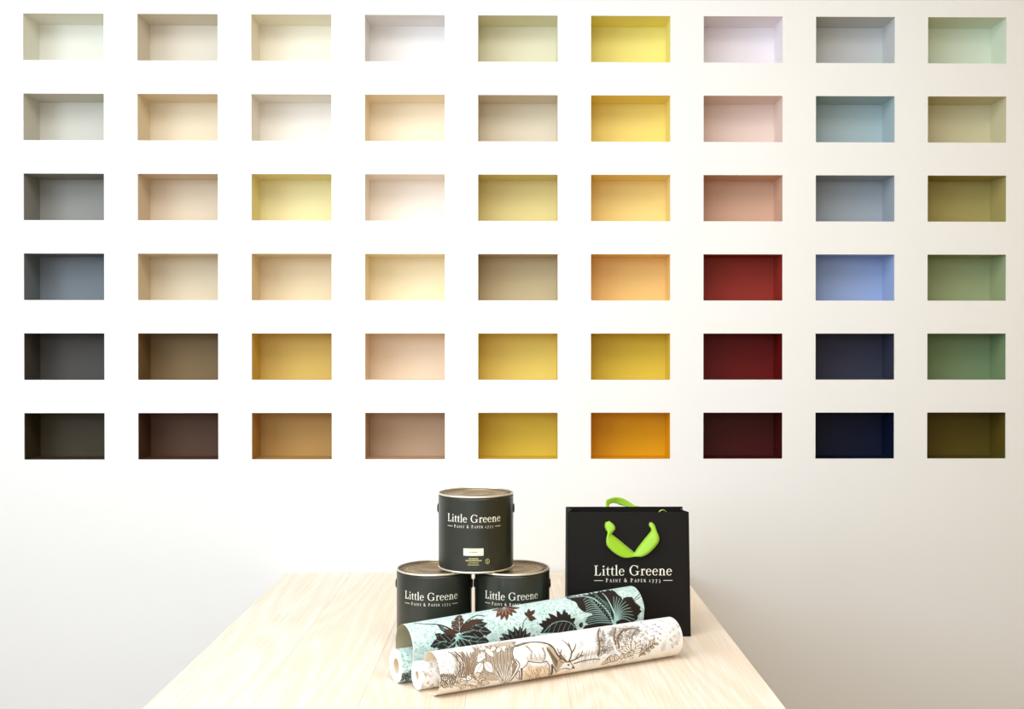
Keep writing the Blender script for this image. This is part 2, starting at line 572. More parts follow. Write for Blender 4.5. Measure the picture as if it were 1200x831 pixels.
# ------------------------------------------------------------------ paint cans
M_can = mat('can_dark_green_wrap', (37, 40, 32), rough=0.30, spec=0.5, var=0.10, var_scale=14)
M_rim = mat('can_rim_metal', (232, 224, 206), rough=0.30, spec=0.5, metal=0.75)
M_rim_in = mat('can_rim_inner', (30, 23, 18), rough=0.35, spec=0.5)
M_lid = mat('can_lid_bronze', (140, 118, 84), rough=0.33, spec=0.5, metal=0.55, var=0.10, var_scale=18)
M_lidmark = mat('can_lid_print', (224, 206, 166), rough=0.4, metal=0.3)
M_black = mat('black_plastic', (22, 20, 19), rough=0.4)
M_ink = mat('cream_print', (240, 234, 218), rough=0.5)
M_gold = mat('gold_print', (196, 188, 128), rough=0.5)
M_label = mat('cream_label', (243, 239, 205), rough=0.55)
M_grey = mat('grey_print', (120, 115, 95), rough=0.6)
CR, CH = 0.0822, 0.165


def can_fn(a, b):
    th = -math.pi / 2 + a / CR
    r = CR + 0.0004
    return (r * math.cos(th), r * math.sin(th), b)


def make_can(label, loc, rz, show_label):
    t = tag(empty('paint_can', loc, rz), label, 'paint can', 'paint cans stacked on the table')
    b = MB()
    b.lathe([(0, 0.004), (CR - 0.004, 0.004), (CR - 0.002, 0.005), (CR, 0.007), (CR, CH - 0.008), (CR - 0.0015, CH - 0.006),
             (CR - 0.006, CH - 0.006), (CR - 0.006, CH - 0.012), (0, CH - 0.012)], 96)
    b.build('body', M_can, t, smooth=True, auto=35)
    rt = MB()
    R = []
    for k in range(10):
        a = 2 * math.pi * k / 10
        R.append((CR - 0.0012 + 0.0020 * math.cos(a), CH - 0.0022 + 0.0022 * math.sin(a)))
    rt.lathe(R, 96, closed=True)
    rt.build('top_rim', M_rim, t, smooth=True)
    rb = MB()
    R = []
    for k in range(10):
        a = 2 * math.pi * k / 10
        R.append((CR - 0.0012 + 0.0019 * math.cos(a), 0.0026 + 0.0024 * math.sin(a)))
    rb.lathe(R, 96, closed=True)
    rb.build('bottom_rim', M_rim, t, smooth=True)
    # dark sloping ring between the rim and the lid
    ri = MB()
    ri.lathe([(CR - 0.012, CH - 0.0115), (CR - 0.0115, CH - 0.004), (CR - 0.0075, CH - 0.0025), (CR - 0.003, CH - 0.0030), (CR - 0.003, CH - 0.008)], 96)
    ri.build('lid_seat', M_rim_in, t, smooth=True, auto=40)
    # pressed lid with a raised edge and two shallow beads
    ld = MB()
    lr = CR - 0.0125
    ld.lathe([(lr, CH - 0.011), (lr, CH - 0.0035), (lr - 0.001, CH - 0.0025), (lr - 0.003, CH - 0.0025), (lr - 0.0045, CH - 0.0050),
              (lr - 0.011, CH - 0.0050), (lr - 0.012, CH - 0.0042), (lr - 0.013, CH - 0.0050), (0.030, CH - 0.0050), (0.029, CH - 0.0044), (0.028, CH - 0.0050), (0, CH - 0.0050)], 96)
    lid = ld.build('lid', M_lid, t, smooth=True, auto=40)
    # ring and lettering-like dashes pressed round the lid
    polys = []
    for k in range(46):
        a = 2 * math.pi * k / 46
        if k % 23 in (0, 1, 2): continue
        w = 0.5 + 0.5 * ((k * 7) % 5) / 5
        r0, r1 = 0.0495, 0.0535
        d = 0.034 * w
        polys.append([(r0 * math.cos(a - d), r0 * math.sin(a - d)), (r0 * math.cos(a + d), r0 * math.sin(a + d)),
                      (r1 * math.cos(a + d), r1 * math.sin(a + d)), (r1 * math.cos(a - d), r1 * math.sin(a - d))])
    for rr in (0.0585, 0.0615):
        for k in range(72):
            a, a2 = 2 * math.pi * k / 72, 2 * math.pi * (k + 1) / 72
            polys.append([(rr * math.cos(a), rr * math.sin(a)), (rr * math.cos(a2), rr * math.sin(a2)),
                          ((rr + .0008) * math.cos(a2), (rr + .0008) * math.sin(a2)), ((rr + .0008) * math.cos(a), (rr + .0008) * math.sin(a))])
    lm = MB()
    for p in polys:
        lm.add([(x, y, CH - 0.0047 if math.hypot(x, y) < 0.058 else CH - 0.0038) for x, y in p], [tuple(range(len(p)))])
    lm.build('lid_print', M_lidmark, lid)
    # side ears for the carrying wire
    for s in (-1, 1):
        e = MB()
        n = 20
        prof = [(0.0, 0.0), (0.010, 0.0), (0.010, 0.0018), (0.0075, 0.0030), (0.0, 0.0030)]
        vv, ff = [], []
        for k in range(n):
            a = 2 * math.pi * k / n
            for r, d in prof:
                vv.append((s * (CR - 0.0004 + d), r * math.cos(a), CH - 0.036 + r * math.sin(a)))
        kp = len(prof)
        for k in range(n):
            k2 = (k + 1) % n
            for q in range(kp - 1):
                ff.append((k * kp + q, k2 * kp + q, k2 * kp + q + 1, k * kp + q + 1) if s > 0 else (k * kp + q + 1, k2 * kp + q + 1, k2 * kp + q, k * kp + q))
        e.add(vv, ff)
        e.build('ear', M_black, t, smooth=True, auto=40)
    main, sub = logo(0.0165, 0, CH - 0.0555, 0.124, 0.0062, CH - 0.0675)
    w = polys_mesh('wordmark', main, can_fn, M_ink, t)
    polys_mesh('tagline', sub, can_fn, M_ink, t)
    lb = polys_mesh('colour_label', [[(-0.0215, CH - 0.126), (0.0215, CH - 0.126), (0.0215, CH - 0.1105), (-0.0215, CH - 0.1105)]], can_fn, M_label, t)

    def fn2(a, b):
        th = -math.pi / 2 + a / CR
        r = CR + 0.0007
        return (r * math.cos(th), r * math.sin(th), b)
    marks = []
    x = -0.009
    for wd in (.002, .0015, .0025, .0018, .0022, .0016):
        marks.append([(x, CH - 0.1195), (x + wd, CH - 0.1195), (x + wd, CH - 0.1172), (x, CH - 0.1172)])
        x += wd + .0012
    polys_mesh('label_print', marks, fn2, M_grey, lb)
    marks = []
    for row, (w_, h_) in enumerate([(0.020, 0.0026), (0.033, 0.0028), (0.022, 0.0016), (0.024, 0.0016)]):
        x = -w_ / 2
        yy = CH - 0.1335 - row * 0.0042
        rr = random.Random(row)
        while x < w_ / 2:
            wd = rr.choice((.0010, .0016, .0022))
            marks.append([(x, yy), (x + wd, yy), (x + wd, yy + h_), (x, yy + h_)])
            x += wd + .0007
    g = Glyphs()
    g.arc(0.0300, CH - 0.1385, 0.0048, 0.0056, 0, 360, 0.0010, 0.0010, 24)
    g.r(0.0285, CH - 0.1410, 0.0315, CH - 0.1400); g.r(0.0293, CH - 0.1395, 0.0307, CH - 0.1360)
    marks += g.polys
    polys_mesh('small_print', marks, can_fn, M_gold, t)
    return t


CY = 2.288 - 3.03
make_can('dark green paint can standing on table, left one of the bottom pair', (-0.1745, CY, TZ), -0.03, True)
make_can('dark green paint can standing on table, right one of the bottom pair', (-0.0035, CY, TZ), -0.02, True)
make_can('dark green paint can stacked on top of the two other cans', (-0.083, CY, TZ + CH + 0.0004), -0.03, True)

# ------------------------------------------------------------------ black carrier bag
M_bag = mat('bag_black_card', (20, 17, 14), rough=0.6, spec=0.18, bump=0.04, bump_scale=300)
M_bag_in = mat('bag_inside_card', (38, 33, 29), rough=0.7)
M_rib = mat('lime_ribbon', (146, 192, 24), rough=0.38, spec=0.5, sheen=0.3)
BX0, BX1 = 0.1195, 0.3965
BFY0, BFY1 = 2.322 - 3.03, 2.340 - 3.03       # front panel, foot and top edge
BBY = 2.428 - 3.03
BH = 0.2765
bag = tag(empty('shopping_bag', ((BX0 + BX1) / 2, (BFY0 + BBY) / 2, TZ)), 'black paper shopping bag with lime green ribbon handles', 'shopping bag')
bw = (BX1 - BX0) / 2
oy = (BFY0 + BBY) / 2
F0, F1, Bk = BFY0 - oy, BFY1 - oy, BBY - oy
th = 0.0012


def slab(name, corners, n, m, parent, bev=0.0):
    """thin panel from 4 corners and an offset vector"""
    v = [tuple(c) for c in corners] + [tuple(c[k] + n[k] for k in range(3)) for c in corners]
    mb = MB()
    mb.add(v, [(0, 1, 2, 3), (7, 6, 5, 4), (0, 4, 5, 1), (1, 5, 6, 2), (2, 6, 7, 3), (3, 7, 4, 0)])
    return mb.build(name, m, parent, bevel=bev)


tx = bw - 0.0018
front = slab('front_panel', [(-bw, F0, 0.0006), (bw, F0, 0.0006), (tx, F1, BH), (-tx, F1, BH)], (0, th, 0), M_bag, bag, 0.0005)
slab('back_panel', [(-bw, Bk - th, 0.0006), (bw, Bk - th, 0.0006), (tx, Bk - th - 0.001, BH), (-tx, Bk - th - 0.001, BH)], (0, th, 0), M_bag, bag, 0.0005)
for s in (-1, 1):                                # side gussets folded inwards along a crease
    mb = MB()
    mid0, mid1 = (F0 + Bk) / 2, (F1 + Bk) / 2
    inb = 0.012
    v = [(s * (bw - 0.0005), F0 + th, 0.0006), (s * (bw - 0.004), mid0, 0.0006), (s * (bw - 0.0005), Bk - th, 0.0006),
         (s * (tx - 0.0005), F1 + th, BH), (s * (tx - inb), mid1, BH), (s * (tx - 0.0005), Bk - th - 0.001, BH)]
    v2 = [(x - s * 0.0008, y, z) for x, y, z in v]
    mb.add(v + v2, [(0, 1, 4, 3), (1, 2, 5, 4), (9, 10, 7, 6), (10, 11, 8, 7), (3, 4, 10, 9), (4, 5, 11, 10), (0, 6, 7, 1), (1, 7, 8, 2), (0, 3, 9, 6), (2, 8, 11, 5)])
    mb.build('gusset', M_bag, bag)
mb = MB()
mb.box(-bw + 0.001, F0 + th, 0.0004, bw - 0.001, Bk - th, 0.0014)
mb.build('base', M_bag_in, bag)


def bag_fn(a, b):
    f = b / BH
    return (a, F0 + (F1 - F0) * f - 0.0004, b)


BMX = (BX0 + BX1) / 2
main, sub = logo(0.0222, 0.2680 - BMX, 0.1358, 0.176, 0.0082, 0.1210)
polys_mesh('wordmark', main, bag_fn, M_ink, front)
polys_mesh('tagline', sub, bag_fn, M_ink, front)


def cr(pts, n):
    """Catmull-Rom through rows of numbers"""
    P = [np.array(p, float) for p in pts]
    P = [2 * P[0] - P[1]] + P + [2 * P[-1] - P[-2]]
    out = []
    for k in range(1, len(P) - 2):
        for i in range(n):
            t = i / n
            a, b, c, d = P[k - 1], P[k], P[k + 1], P[k + 2]
            out.append(0.5 * (2 * b + (c - a) * t + (2 * a - 5 * b + 4 * c - d) * t * t + (3 * b - 3 * c + d - a) * t ** 3))
    out.append(P[-2])
    return out


def ribbon(name, rows, parent, m, thick=0.0007, n=6, lift=0.0):
    """rows: (x0, z0, y0, x1, z1, y1) edge pairs; a soft band with a slight belly across its width"""
    R = cr(rows, n)
    K = 5
    v, f = [], []
    for r in R:
        a, b = np.array([r[0], r[2], r[1]]), np.array([r[3], r[5], r[4]])
        for k in range(K):
            t = k / (K - 1)
            p = a + (b - a) * t
            p[1] -= lift * math.sin(math.pi * t)
            v.append(tuple(p))
    N = len(R)
    for i in range(N - 1):
        for k in range(K - 1):
            q = i * K + k
            f.append((q, q + 1, q + K + 1, q + K))
    mb = MB()
    mb.add(v, f)
    o = mb.build(name, m, parent, smooth=True)
    s = o.modifiers.new('thickness', 'SOLIDIFY')
    s.thickness = thick
    s.offset = 0
    return o


# ribbon outline points measured on the bag front: (x mm, z mm) from the bag's left foot, y = stand-off from the card
PXM = 2.335 / 1220.0


def bag_pt(X, Y):
    """crop coordinates of the handle study -> metres on the bag front"""
    px, py = 695 + X / 9.78, 575 + Y / 9.78
    x = 0.120 + (px - 664.2) * (0.275 / 142.3) - BMX
    z = BH - (py - 599.5) * (0.275 / 142.3)
    return x, z


rows = []
for (a, b, d0, d1) in [((137, 352), (178, 338), .0006, .0006), ((126, 395), (225, 372), .003, .006), ((140, 436), (243, 418), .007, .009), ((155, 458), (205, 476), .010, .008),
                       ((138, 545), (215, 490), .012, .006), ((152, 612), (285, 545), .014, .005), ((240, 692), (365, 612), .015, .004), ((345, 740), (435, 668), .014, .003),
                       ((470, 733), (462, 690), .010, .003), ((548, 728), (492, 648), .013, .004), ((642, 672), (562, 556), .014, .005), ((738, 552), (640, 462), .013, .006),
                       ((713, 440), (652, 425), .008, .006), ((692, 378), (630, 385), .003, .003), ((662, 354), (640, 354), .0006, .0006)]:
    (x0_, z0_), (x1_, z1_) = bag_pt(*a), bag_pt(*b)
    fy0 = F0 + (F1 - F0) * z0_ / BH - d0
    fy1 = F0 + (F1 - F0) * z1_ / BH - d1
    rows.append((x0_, z0_, fy0, x1_, z1_, fy1))
h1 = ribbon('ribbon_handle', rows, bag, M_rib, lift=0.0025)
# eyelet holes where the ribbon goes through the card
for (X, Y) in ((150, 350), (650, 372)):
    x_, z_ = bag_pt(X, Y)
    g = MB()
    y_ = F0 + (F1 - F0) * z_ / BH
    n = 14
    g.add([(x_ + 0.0016 * math.cos(2 * math.pi * k / n), y_ - 0.0036, z_ + 0.0016 * math.sin(2 * math.pi * k / n)) for k in range(n)], [tuple(range(n))])
    if X > 400: g.build('eyelet', M_black, h1)
rows = []
sc = 2.428 / 2.335


def back_pt(X, Y):
    px, py = 695 + X / 9.78, 575 + Y / 9.78
    x = 0.118 + (px - 661.0) * (0.278 / 138.7) - BMX
    z = BH - (py - 593.0) * (0.278 / 138.7)
    return x, z


for (a, b, d0, d1) in [((146, 330), (185, 330), .001, .001), ((146, 200), (182, 195), .003, .004), ((148, 112), (186, 156), .006, .008), ((200, 86), (226, 141), .009, .011), ((262, 77), (262, 146), .012, .013),
                       ((335, 88), (300, 163), .014, .013), ((405, 124), (370, 182), .014, .012), ((470, 166), (450, 205), .012, .010), ((560, 190), (545, 260), .008, .006), ((640, 260), (600, 300), .004, .003), ((660, 335), (625, 335), .001, .001)]:
    (x0_, z0_), (x1_, z1_) = back_pt(*a), back_pt(*b)
    rows.append((x0_, z0_, Bk + d0 - 0.001 * z0_ / BH, x1_, z1_, Bk + d1 - 0.001 * z1_ / BH))
ribbon('ribbon_handle', rows, bag, M_rib)
# knotted ribbon end just inside the mouth of the bag
x_, _ = bag_pt(800, 235)
kn = MB()
P = []
for k in range(9):
    a = math.pi * k / 8
    P.append((x_ - 0.009 * math.cos(a), BH - 0.004 + 0.0075 * math.sin(a)))
v = [(x, F1 + 0.010, z) for x, z in P] + [(x, F1 + 0.017, z) for x, z in P]
kn.add(v, [(k, k + 1, k + 10, k + 9) for k in range(8)])
o = kn.build('ribbon_knot', M_rib, bag, smooth=True)
o.modifiers.new('thickness', 'SOLIDIFY').thickness = 0.001


# ------------------------------------------------------------------ printed wallpaper
class Canvas:
    """a sheet of print: rows along v (round the roll), columns along u (its length), colours in sRGB 0-255"""

    def __init__(self, nu, nv, L, W, base):
        self.nu, self.nv, self.L, self.W = nu, nv, L, W
        self.ws = 1.0                                     # pen width factor
        self.u = np.linspace(0, L, nu)
        self.v = np.linspace(0, W, nv)
        self.img = np.zeros((nv, nu, 3)) + np.array(base, float)

    def window(self, u0, u1, v0, v1):
        i0, i1 = np.searchsorted(self.u, [u0, u1])
        j0, j1 = np.searchsorted(self.v, [v0, v1])
        return slice(j0, j1), slice(i0, i1)

    def poly(self, pts, col, alpha=1.0):
        p = np.array(pts, float)
        js, is_ = self.window(p[:, 0].min(), p[:, 0].max(), p[:, 1].min(), p[:, 1].max())
        U, Vv = np.meshgrid(self.u[is_], self.v[js])
        if U.size == 0: return
        ins = np.zeros(U.shape, bool)
        n = len(p)
        for k in range(n):
            a, b = p[k], p[(k + 1) % n]
            if a[1] == b[1]: continue
            c = ((a[1] > Vv) != (b[1] > Vv)) & (U < (b[0] - a[0]) * (Vv - a[1]) / (b[1] - a[1]) + a[0])
            ins ^= c
        w = self.img[js, is_]
        w[ins] = w[ins] * (1 - alpha) + np.array(col, float) * alpha

    def stroke(self, pts, w0, w1, col, alpha=1.0, n=8):
        P = cr(pts, n) if len(pts) > 2 else [np.array(pts[0], float) + (np.array(pts[1], float) - np.array(pts[0], float)) * k / n for k in range(n + 1)]
        P = np.array(P)
        w0, w1 = w0 * self.ws, w1 * self.ws
        m = max(w0, w1)
        js, is_ = self.window(P[:, 0].min() - m, P[:, 0].max() + m, P[:, 1].min() - m, P[:, 1].max() + m)
        U, Vv = np.meshgrid(self.u[is_], self.v[js])
        if U.size == 0: return
        best = np.full(U.shape, 1e9)
        for k in range(len(P) - 1):
            a, b = P[k], P[k + 1]
            d = b - a
            L2 = max(1e-12, d @ d)
            t = np.clip(((U - a[0]) * d[0] + (Vv - a[1]) * d[1]) / L2, 0, 1)
            dist = np.hypot(U - a[0] - t * d[0], Vv - a[1] - t * d[1])
            w = (w0 + (w1 - w0) * (k + t) / (len(P) - 1)) / 2
            best = np.minimum(best, dist - w)
        px = self.L / self.nu
        cov = np.clip(0.5 - best / px, 0, 1)[..., None] * alpha
        self.img[js, is_] = self.img[js, is_] * (1 - cov) + np.array(col, float) * cov

    def leaf(self, a, b, width, col, vein=None, bend=0.0, lobes=0, lobe_d=0.3, vw=0.0007, outline=None, nv=5):
        nv = min(nv, 3)
        """pointed leaf from a to b, optionally toothed, with a midrib and side veins"""
        a, b = np.array(a, float), np.array(b, float)
        d = b - a
        Ln = np.hypot(*d)
        nrm = np.array([-d[1], d[0]]) / Ln
        def sp(t): return a + d * t + nrm * bend * Ln * math.sin(math.pi * t)
        N = 40
        left, right = [], []
        for k in range(N + 1):
            t = k / N
            w = width / 2 * (math.sin(math.pi * t ** 0.8) ** 0.8 if 0 < t < 1 else 0)
            if lobes:
                w *= 1 - lobe_d * ((t * lobes) % 1.0)
            left.append(sp(t) + nrm * w)
            right.append(sp(t) - nrm * w)
        pts = left + right[::-1]
        self.poly(pts, col)
        if outline is not None:
            for k in range(len(pts) - 1):
                self.stroke([pts[k], pts[k + 1]], vw, vw, outline, 1.0, 1)
        if vein is not None:
            self.stroke([sp(0.02), sp(0.5), sp(0.92)], vw * 1.5, vw * 0.6, vein)
            for k in range(nv):
                t = 0.12 + 0.7 * k / nv
                w = width / 2 * math.sin(math.pi * min(1, t + .15)) * 0.85
                for s in (-1, 1):
                    self.stroke([sp(t), sp(min(1, t + 0.22)) + s * nrm * w], vw, vw * .5, vein, 0.9, 3)


def srgb_lin(img):
    v = np.clip(img / 255.0, 0, 1)
    return np.where(v <= 0.04045, v / 12.92, ((v + 0.055) / 1.055) ** 2.4)


def resample(path, n):
    p = np.array(path, float)
    s = np.concatenate([[0], np.cumsum(np.hypot(*np.diff(p, axis=0).T))])
    t = np.linspace(0, s[-1], n)
    return np.stack([np.interp(t, s, p[:, 0]), np.interp(t, s, p[:, 1])], 1), s[-1]


def grid_faces(nu, nv, off=0, flip=False):
    j, i = np.meshgrid(np.arange(nv - 1), np.arange(nu - 1), indexing='ij')
    q = (j * nu + i).ravel() + off
    f = np.stack([q, q + 1, q + nu + 1, q + nu], 1)
    return f[:, ::-1] if flip else f


def sheet_object(name, verts, quads, tris_ngons, mats, quad_mat, ng_mat, colors, parent):
    me = bpy.data.meshes.new(name)
    nq = len(quads)
    faces_loops = quads.ravel()
    loops = list(tris_ngons)
    total = len(faces_loops) + sum(len(l) for l in loops)
    me.vertices.add(len(verts))
    me.vertices.foreach_set('co', np.asarray(verts, np.float32).ravel())
    me.loops.add(total)
    li = np.concatenate([faces_loops] + [np.array(l) for l in loops]) if loops else faces_loops
    me.loops.foreach_set('vertex_index', li.astype(np.int32))
    me.polygons.add(nq + len(loops))
    starts = np.concatenate([np.arange(nq) * 4, nq * 4 + np.concatenate([[0], np.cumsum([len(l) for l in loops])[:-1]])]) if loops else np.arange(nq) * 4
    me.polygons.foreach_set('loop_start', starts.astype(np.int32))
    me.polygons.foreach_set('use_smooth', np.ones(nq + len(loops), bool))
    for m in mats: me.materials.append(m)
    me.polygons.foreach_set('material_index', np.concatenate([quad_mat, np.array(ng_mat, int)]).astype(np.int32))
    at = me.color_attributes.new('print', 'FLOAT_COLOR', 'POINT')
    at.data.foreach_set('color', np.concatenate([colors, np.ones((len(verts), 1))], 1).astype(np.float32).ravel())
    me.update(calc_edges=True)
    me.validate()
    me.set_sharp_from_angle(angle=math.radians(50))
    o = bpy.data.objects.new(name, me)
    C.objects.link(o)
    o.parent = parent
    return o


def loose_sheet(name, canvas, path, end_fn, mats, parent, rise, thick=0.0006, cone=0.0):
    """paper swept along the roll: path is the section (h, z), h toward the viewer; canvas rows follow the path.
    end_fn(v) = offset of the left end; rise = how much the far end lifts; cone = widening toward the far end"""
    nu, nv = canvas.nu, canvas.nv
    p, W = resample(path, nv)
    tan = np.gradient(p, axis=0)
    tan /= np.hypot(tan[:, 0], tan[:, 1])[:, None]
    nr = np.stack([tan[:, 1], -tan[:, 0]], 1)             # outside of the curl
    L = canvas.L
    s0 = np.array([end_fn(v) for v in np.linspace(0, 1, nv)])
    t = np.linspace(0, 1, nu)
    U = s0[:, None] + (L - s0[:, None]) * t[None, :]
    def lay(off, tt):
        Uu = s0[:, None] + (L - s0[:, None]) * tt[None, :]
        k = 1 + cone * tt[None, :]
        H = (p[:, 0] + nr[:, 0] * off)[:, None] * np.ones_like(k)
        Z = (p[:, 1] + nr[:, 1] * off)[:, None] * k + rise * tt[None, :]
        return np.stack([Uu, -H, Z], -1).reshape(-1, 3)   # local: x along the roll, -y toward the viewer
    outer = lay(0.0, t)
    ti = np.array([0.0, 0.33, 0.66, 1.0])
    inner = lay(-thick, ti)
    verts = np.concatenate([outer, inner])
    no = len(outer)
    q1 = grid_faces(nu, nv, 0, True)
    q2 = grid_faces(4, nv, no, False)
    rim = []
    j = np.arange(nv - 1)
    rim.append(np.stack([j * nu, (j + 1) * nu, no + (j + 1) * 4, no + j * 4], 1)[:, ::-1])
    rim.append(np.stack([j * nu + nu - 1, (j + 1) * nu + nu - 1, no + (j + 1) * 4 + 3, no + j * 4 + 3], 1))
    quads = np.concatenate([q1, q2] + rim)
    qm = np.concatenate([np.zeros(len(q1), int), np.ones(len(q2) + 2 * len(j), int)])
    ng = [list(range(0, nu)) + [no + 3, no + 2, no + 1, no], (list(range((nv - 1) * nu, nv * nu)) + [no + (nv - 1) * 4 + k for k in (3, 2, 1, 0)])[::-1]]
    cols = np.concatenate([srgb_lin(canvas.img).reshape(-1, 3), np.ones((len(inner), 3)) * 0.8])
    return sheet_object(name, verts, quads, ng, mats, qm, [1, 1], cols, parent)


def tight_roll(name, canvas, h0, z0, r, hole, x_start, mats, parent, rise=0.0):
    """the wound part: printed outside, plain wound ends and an open core"""
    nu, nv = canvas.nu, canvas.nv
    a = np.linspace(0, 2 * math.pi, nv)
    t = np.linspace(0, 1, nu)
    x = x_start + (canvas.L) * t
    H = h0 + r * np.cos(a)
    Z = z0 + r * np.sin(a)
    outer = np.stack([np.broadcast_to(x[None, :], (nv, nu)), np.broadcast_to(-H[:, None], (nv, nu)), Z[:, None] + rise * t[None, :]], -1).reshape(-1, 3)
    no = len(outer)
    # ends: rings from the outside to the core with shallow steps like wound paper
    rings = [(r, 0.0), (r * 0.985, -0.0006), (r * 0.86, 0.0003), (r * 0.80, -0.0004), (hole * 1.15, 0.0), (hole, 0.0008)]
    extra, quads, qm = [], [grid_faces(nu, nv, 0, True)], [np.zeros((nu - 1) * (nv - 1), int)]
    base = no
    for side in (0, 1):
        for rr, dx in rings:
            xe = x[0] + dx if side == 0 else x[-1] - dx
            extra.append(np.stack([np.full(nv, xe), -(h0 + rr * np.cos(a)), z0 + rr * np.sin(a) + rise * side], -1))
        for k in range(len(rings) - 1):
            o0, o1 = base + k * nv, base + (k + 1) * nv
            j = np.arange(nv - 1)
            f = np.stack([o0 + j, o1 + j, o1 + j + 1, o0 + j + 1], 1)
            quads.append(f if side else f[:, ::-1])
            qm.append(np.ones(nv - 1, int))
        base += len(rings) * nv
    # inside of the core
    o0 = no + (len(rings) - 1) * nv
    o1 = o0 + len(rings) * nv
    j = np.arange(nv - 1)
    quads.append(np.stack([o0 + j, o0 + j + 1, o1 + j + 1, o1 + j], 1)[:, ::-1])
    qm.append(np.full(nv - 1, 2))
    verts = np.concatenate([outer] + extra)
    cols = np.concatenate([srgb_lin(canvas.img).reshape(-1, 3), np.ones((len(verts) - no, 3)) * 0.8])
    return sheet_object(name, verts, np.concatenate(quads), [], mats, np.concatenate(qm), [], cols, parent)


def arcpts(cx, cz, rx, rz, a0, a1, n=40):
    return [(cx + rx * math.cos(math.radians(a0 + (a1 - a0) * k / n)), cz + rz * math.sin(math.radians(a0 + (a1 - a0) * k / n))) for k in range(n + 1)]


M_paper_white = mat('paper_white', (246, 243, 236), rough=0.7)
M_paper_cream = mat('paper_cream', (240, 222, 196), rough=0.7)
M_paper_olive = mat('paper_olive_back', (176, 166, 134), rough=0.7)
M_core = mat('roll_core_card', (226, 208, 178), rough=0.8)
M_print_a = attr_mat('leaf_print', 0.55)
M_print_b = attr_mat('toile_print', 0.55)


def axis_empty(name, left, right, label, group):
    ang = math.atan2(right[1] - left[1], right[0] - left[0])
    return tag(empty(name, (left[0], left[1], TZ), ang), label, 'wallpaper roll', group), math.hypot(right[0] - left[0], right[1] - left[1])


def mosaic(cv, light, mid, dark, cell):
    """crackled mosaic ground: cells with slightly different tints and paler joints"""
    n1, n2 = int(cv.L / cell), int(cv.W / cell)
    gu, gv = np.meshgrid(np.arange(n1 + 2), np.arange(n2 + 2))
    ju = (gu + rng.uniform(-.45, .45, gu.shape)) * cell
    jv = (gv + rng.uniform(-.45, .45, gv.shape)) * cell
    tint = rng.uniform(0, 1, gu.shape)
    U, Vv = np.meshgrid(cv.u, cv.v)
    iu, iv = (U / cell).astype(int), (Vv / cell).astype(int)
    d1 = np.full(U.shape, 9.0); d2 = np.full(U.shape, 9.0); tt = np.zeros(U.shape)
    for du in (-1, 0, 1, 2):
        for dv in (-1, 0, 1, 2):
            a, b = np.clip(iu + du, 0, n1 + 1), np.clip(iv + dv, 0, n2 + 1)
            d = np.hypot(U - ju[b, a], Vv - jv[b, a])
            closer = d < d1
            d2 = np.where(closer, d1, np.minimum(d2, d))
            tt = np.where(closer, tint[b, a], tt)
            d1 = np.where(closer, d, d1)
    edge = np.clip((d2 - d1) / (cell * 0.22), 0, 1)[..., None]
    cellc = np.array(mid, float) + (np.array(dark, float) - np.array(mid, float)) * tt[..., None]
    cv.img[:] = np.array(light, float) * (1 - edge) + cellc * edge


# ---- leaf-patterned roll
TL, TR = (-0.224, 1.996 - 3.03), (0.268, 2.256 - 3.03)
teal, TLEN = axis_empty('wallpaper_roll', TL, TR, 'wallpaper roll with dark brown leaves on pale aqua, partly unrolled, lying before the cans', 'wallpaper rolls on the table')
RT = 0.0315
TH = -0.006                                              # wound part lies a little behind the roll's reference line
AC, AZ, AW, AH = -0.017, 0.0600, 0.0460, 0.0458
TOFF = 0.022                                             # the wound part slides out of the loose curl at the left
tpath = arcpts(TH, RT + 0.0004, RT + 0.0006, RT + 0.0006, -60, 22, 24) + arcpts(AC, AZ, AW, AH, 14, 196, 80)
tp_arr, TWID = resample(tpath, 1600)
T_CV = Canvas(640, 260, TLEN, TWID, (205, 226, 222))
mosaic(T_CV, (228, 236, 234), (152, 190, 186), (204, 221, 218), 0.0056)
DK, DK2, AQ = (34, 25, 21), (66, 42, 32), (156, 204, 198)


# where the motifs of the print fall on the curl: a 5 x 10 table (fractions of the length, angles round the curl)
# from the roll to the millimetre-paper drawing of the print
T_ANG = (112, 100, 80, 60, 45, 30, 15, 0, -15, -30)
T_TAB = [[(469.9, 732.0), (472.0, 731.6), (475.6, 733.8), (479.0, 739.2), (481.2, 745.0), (483.0, 751.9), (484.0, 759.3), (484.4, 766.9), (484.1, 773.9), (483.0, 780.0)],
          [(542.5, 719.8), (544.8, 719.4), (548.8, 721.4), (552.6, 726.6), (555.1, 732.3), (557.0, 739.1), (558.2, 746.6), (558.6, 754.1), (558.2, 761.1), (557.0, 767.2)],
          [(610.9, 708.3), (613.4, 707.8), (617.7, 709.7), (621.8, 714.8), (624.5, 720.5), (626.5, 727.2), (627.8, 734.6), (628.2, 742.1), (627.8, 749.1), (626.5, 755.3)],
          [(675.3, 697.5), (678.0, 696.9), (682.6, 698.7), (687.0, 703.7), (689.8, 709.3), (691.9, 715.9), (693.3, 723.3), (693.8, 730.8), (693.3, 737.9), (691.9, 744.0)],
          [(736.2, 687.3), (738.9, 686.7), (743.8, 688.3), (748.4, 693.2), (751.4, 698.7), (753.7, 705.3), (755.1, 712.6), (755.6, 720.1), (755.1, 727.2), (753.6, 733.4)]]


